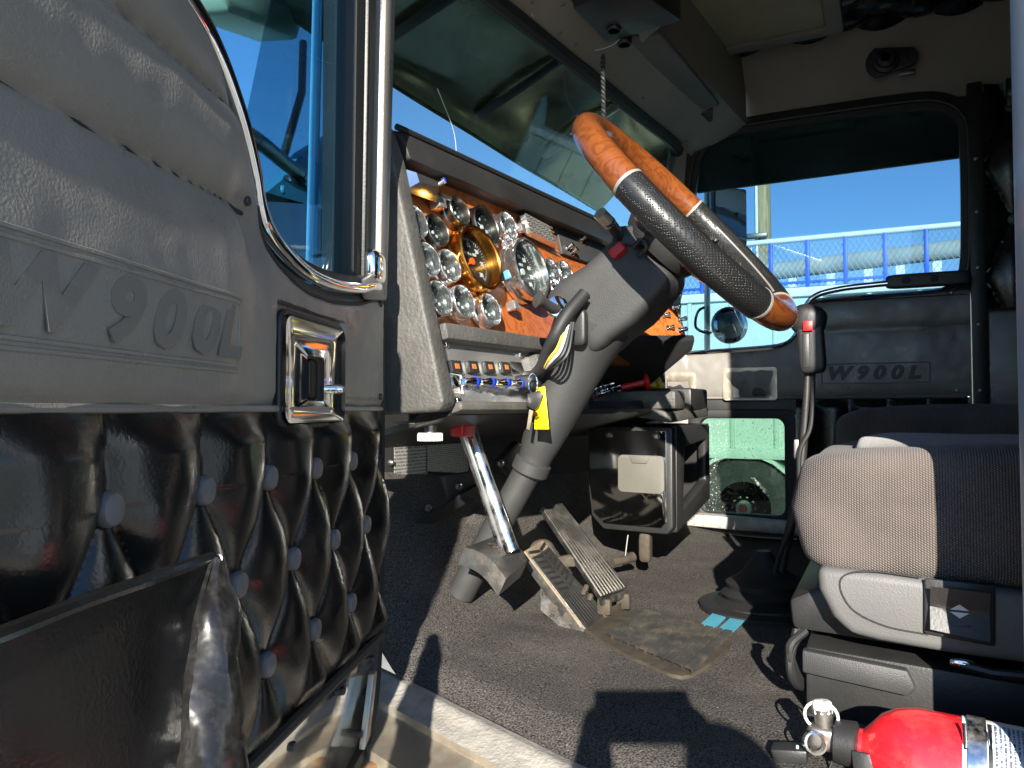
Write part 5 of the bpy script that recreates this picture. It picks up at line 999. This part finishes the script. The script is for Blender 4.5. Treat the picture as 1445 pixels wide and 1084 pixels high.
MB().tube([(FXx, -5, 1.965), (FXx, 5.5, 1.955)], .032, 10).build('top_rail', 'fencewhite', fn)
for z in (1.38, 1.46): MB().box((FXx, .25, z), (.04, 10.5, .05 if z < 1.4 else .025)).build('lower_rail', 'fenceblue', fn)
k = 0; y = -4.8
while y < 5.4:
    MB().box((FXx, y, 1.66), (.045, .045, .58)).build('post', 'fenceblue', fn, bev=.005); y += .40
ms = MB(); s = .062
for k in range(-10, 180):
    for sg in (1, -1):
        y0 = -5 + k * s; z0, z1 = 1.40, 1.94; y1 = y0 + sg * (z1 - z0) * .62
        ms.tube([(FXx + .02 + .002 * sg, y0, z0), (FXx + .02 + .002 * sg, y1, z1)], .0036, 3, cap=False)
o = ms.build('wire_mesh', 'mesh', fn); o['kind'] = 'stuff'
cv = thing('conveyor_pipe', 'long grey pipe on pale supports behind the blue railing', 'pipe', (13, 1, -1.7))
MB().tube([OX(1045, 388, 13), OX(1085, 384, 13), OX(1345, 352, 13), OX(1500, 334, 13)], .14, 14).build('pipe', 'conc', cv)
for x in (1118, 1172, 1225, 1270, 1322):
    p = OX(x, 375 - (x - 1100) * .11, 13); MB().box((13.05, p.y, (p.z - 1.7) / 2), (.12, .12, p.z + 1.7)).build('support', 'fencewhite', cv)
po = thing('utility_pole', 'tall weathered wooden utility pole beyond the railing', 'utility pole', (17, 2.3, -1.7))
MB().tube([(17, 2.33, -1.7), (17, 2.33, 3), (17, 2.36, 9.5)], [.20, .17, .14], 14).build('shaft', 'polewood', po)
MB().tube([(16.8, 2.42, -1.7), (16.82, 2.45, 9.4)], .03, 8).build('conduit', 'fencewhite', po)
q = OX(1068, 333, 16.7); MB().box(q, (.14, .42, .10)).build('lamp_arm', 'steel', po, bev=.02)
MB().box((17, 2.36, 9.1), (.12, 2.4, .14)).build('cross_arm', 'polewood', po)
# ================================================================ outside, driver side: seen through the door glass
NNd = Vector((math.sin(DA), -math.cos(DA), 0)); HP = Vector((HX, HY, 0))
def dpl(x, y, n): return onpl(x, y, HP + NNd * n, NNd)
lm = thing('driver_mirror', 'dark mirror housing on tubular arms outside the open door', 'wing mirror', dpl(370, 40, -.35))
mb = MB().prism([dpl(316, -10, -.34), dpl(325, 20, -.34), dpl(421, 57, -.34), dpl(426, 40, -.34), dpl(424, -60, -.34), dpl(318, -60, -.34)], NNd * -.10).build('housing', 'hubcol', lm, bev=.012)
MB().tube(spline([dpl(322, 185, -.25), dpl(345, 188, -.25), dpl(372, 205, -.26), dpl(405, 232, -.28), dpl(432, 250, -.30)], 6), .015, 12).build('arm', 'steel', lm)
MB().tube([dpl(428, 60, -.40), dpl(426, 130, -.38), dpl(400, 222, -.36)], .010, 10).build('brace_tube', 'steel', lm)
bkt = thing('mirror_bracket', 'bolted mirror arm foot on the blue cowl outside door', 'bracket', dpl(418, 265, -.30))
MB().lathe([(.030, 0), (.030, .008), (.018, .012), (.018, .02), (.010, .024), (0, .024)], dpl(417, 262, -.30), (.2, -.4, .9), 18).build('foot', 'steel', bkt)
MB().lathe([(.011, .02), (.011, .034), (0, .036)], dpl(417, 262, -.30), (.2, -.4, .9), 6).build('bolt', 'chrome', bkt)
cw = thing('cowl_panel', 'blue riveted cowl side outside the open driver door', 'cowl', dpl(420, 380, -.36))
MB().prism([dpl(x, y, -.37) for x, y in ((338, 330), (372, 275), (402, 250), (430, 215), (470, 190), (500, 190), (500, 430), (338, 420))], NNd * -.03).build('panel', 'bluepaint', cw, bev=.004)
for x, y in ((395, 288), (398, 268), (440, 330), (438, 290), (436, 255)): screw(dpl(x, y, -.368), NNd, .011, 'rivet', 'bluepaint', cw)
MB().tube([dpl(388, 300, -.362), dpl(445, 292, -.362)], .004, 6).build('seam', 'bluepaint', cw)
pg = thing('trailer_plug', 'round pale electrical plug hanging in front of blue cowl', 'plug', dpl(380, 335, -.33))
MB().lathe([(.020, 0), (.030, .006), (.030, .05), (.024, .055), (.024, .03)], dpl(385, 318, -.365), NNd + Vector((-.3, 0, -.2)), 22).build('socket', 'seatplastic', pg); MB().lathe([(.024, .049), (0, .049)], dpl(385, 318, -.365), NNd + Vector((-.3, 0, -.2)), 20).build('face', 'ivory', pg)
MB().tube(spline([dpl(390, 315, -.36), dpl(408, 304, -.34), dpl(425, 305, -.34), dpl(425, 316, -.35)], 5), .010, 10).build('elbow', 'seatplastic', pg)
MB().tube(spline([dpl(335, 268, -.33), dpl(360, 285, -.33), dpl(392, 305, -.35), dpl(404, 308, -.35)], 6), .006, 8).build('cable', 'bluepaint', pg)

# ================================================================ the photographer, whose shadow falls on the floor
fwd = Vector((math.cos(PHI), math.sin(PHI), 0)); rgt = Vector((math.sin(PHI), -math.cos(PHI), 0))
ph = thing('phone', 'dark phone held up sideways at the open door', 'phone', rgt * .055 - fwd * .010 + ZV * -.06)
pc = rgt * .058 - fwd * .012 + ZV * -.024
MB().box(pc, (.148, .008, .074), (rgt, fwd, ZV)).build('body', 'black', ph, bev=.003)
MB().box(pc - fwd * .0045, (.138, .0008, .066), (rgt, fwd, ZV)).build('screen', 'dial', ph)
O = Vector((-.36, -.30, 0))
def bp_(f, r, z): return O + fwd * f + rgt * r + ZV * z
V = {}; Ed = []; Rd = {}
def jt(n, p, r, par=None): V[n] = p; Rd[n] = r; Ed.append((par, n)) if par else None
jt('pelvis', bp_(-.02, 0, -.78), .15); jt('waist', bp_(0, 0, -.58), .14, 'pelvis'); jt('chest', bp_(.01, 0, -.36), .165, 'waist'); jt('collar', bp_(-.01, 0, -.17), .11, 'chest'); jt('neck', bp_(.01, 0, -.09), .058, 'collar'); jt('jaw', bp_(.03, 0, -.02), .075, 'neck'); jt('skull', bp_(.02, 0, .07), .095, 'jaw'); jt('crown', bp_(.02, 0, .125), .07, 'skull')
jt('nose', bp_(.125, 0, .03), .018, 'skull')
for s, nm, hand in ((-1, 'l', pc - rgt * .066 + ZV * -.03), (1, 'r', pc + rgt * .070 + ZV * -.03)):
    jt('sh' + nm, bp_(0, s * .19, -.19), .072, 'collar'); jt('el' + nm, bp_(.12, s * .25, -.43), .050, 'sh' + nm); wr_ = hand - fwd * .09 - ZV * .05 + rgt * s * .02; jt('wr' + nm, wr_, .031, 'el' + nm); pm_ = hand - fwd * .03 - ZV * .02 + rgt * s * .014; jt('pm' + nm, pm_, .030, 'wr' + nm)
    for k in range(4): 
        b0 = hand + fwd * .016 + ZV * (.028 - .019 * k) + rgt * s * .012; jt(f'f{k}{nm}', b0, .010, 'pm' + nm); jt(f'g{k}{nm}', b0 - rgt * s * .028 + fwd * .004, .0085, f'f{k}{nm}')
    jt('th' + nm, hand - fwd * .016 + ZV * .004 - rgt * s * .002, .011, 'pm' + nm); jt('tt' + nm, hand - fwd * .014 + ZV * .032 - rgt * s * .010, .009, 'th' + nm)
    jt('hip' + nm, bp_(-.02, s * .10, -.86), .10, 'pelvis'); jt('kn' + nm, bp_(.02, s * .12, -1.24), .064, 'hip' + nm); jt('an' + nm, bp_(-.03, s * .13, -1.60), .045, 'kn' + nm); jt('ft' + nm, bp_(.14, s * .15, -1.655), .042, 'an' + nm)
me = bpy.data.meshes.new('person'); ks = list(V); me.from_pydata([tuple(V[k]) for k in ks], [(ks.index(a), ks.index(b)) for a, b in Ed], []); po_ = bpy.data.objects.new('person_rig', me); scene.collection.objects.link(po_)
sk = po_.modifiers.new('s', 'SKIN'); sk.use_smooth_shade = True
for i, k in enumerate(ks): me.skin_vertices[0].data[i].radius = (Rd[k], Rd[k]); me.skin_vertices[0].data[i].use_root = (k == 'pelvis')
po_.modifiers.new('u', 'SUBSURF').levels = 2
bpy.context.view_layer.update()
bm_ = bpy.data.meshes.new_from_object(po_.evaluated_get(bpy.context.evaluated_depsgraph_get())); bpy.data.objects.remove(po_)
bm_.materials.clear()
for m_ in ('cloth', 'skin', 'jeans'): bm_.materials.append(M[m_])
hands = [V['pml'], V['pmr']]
for p in bm_.polygons:
    c = p.center; p.material_index = 1 if (c.z > -.10 and (c - V['skull']).length < .22) or min((c - h).length for h in hands) < .085 else (2 if c.z < -.80 else 0)
pr = put('person', bm_, None); tag(pr, 'person in dark jacket standing outside the open door holding up a phone', 'person')
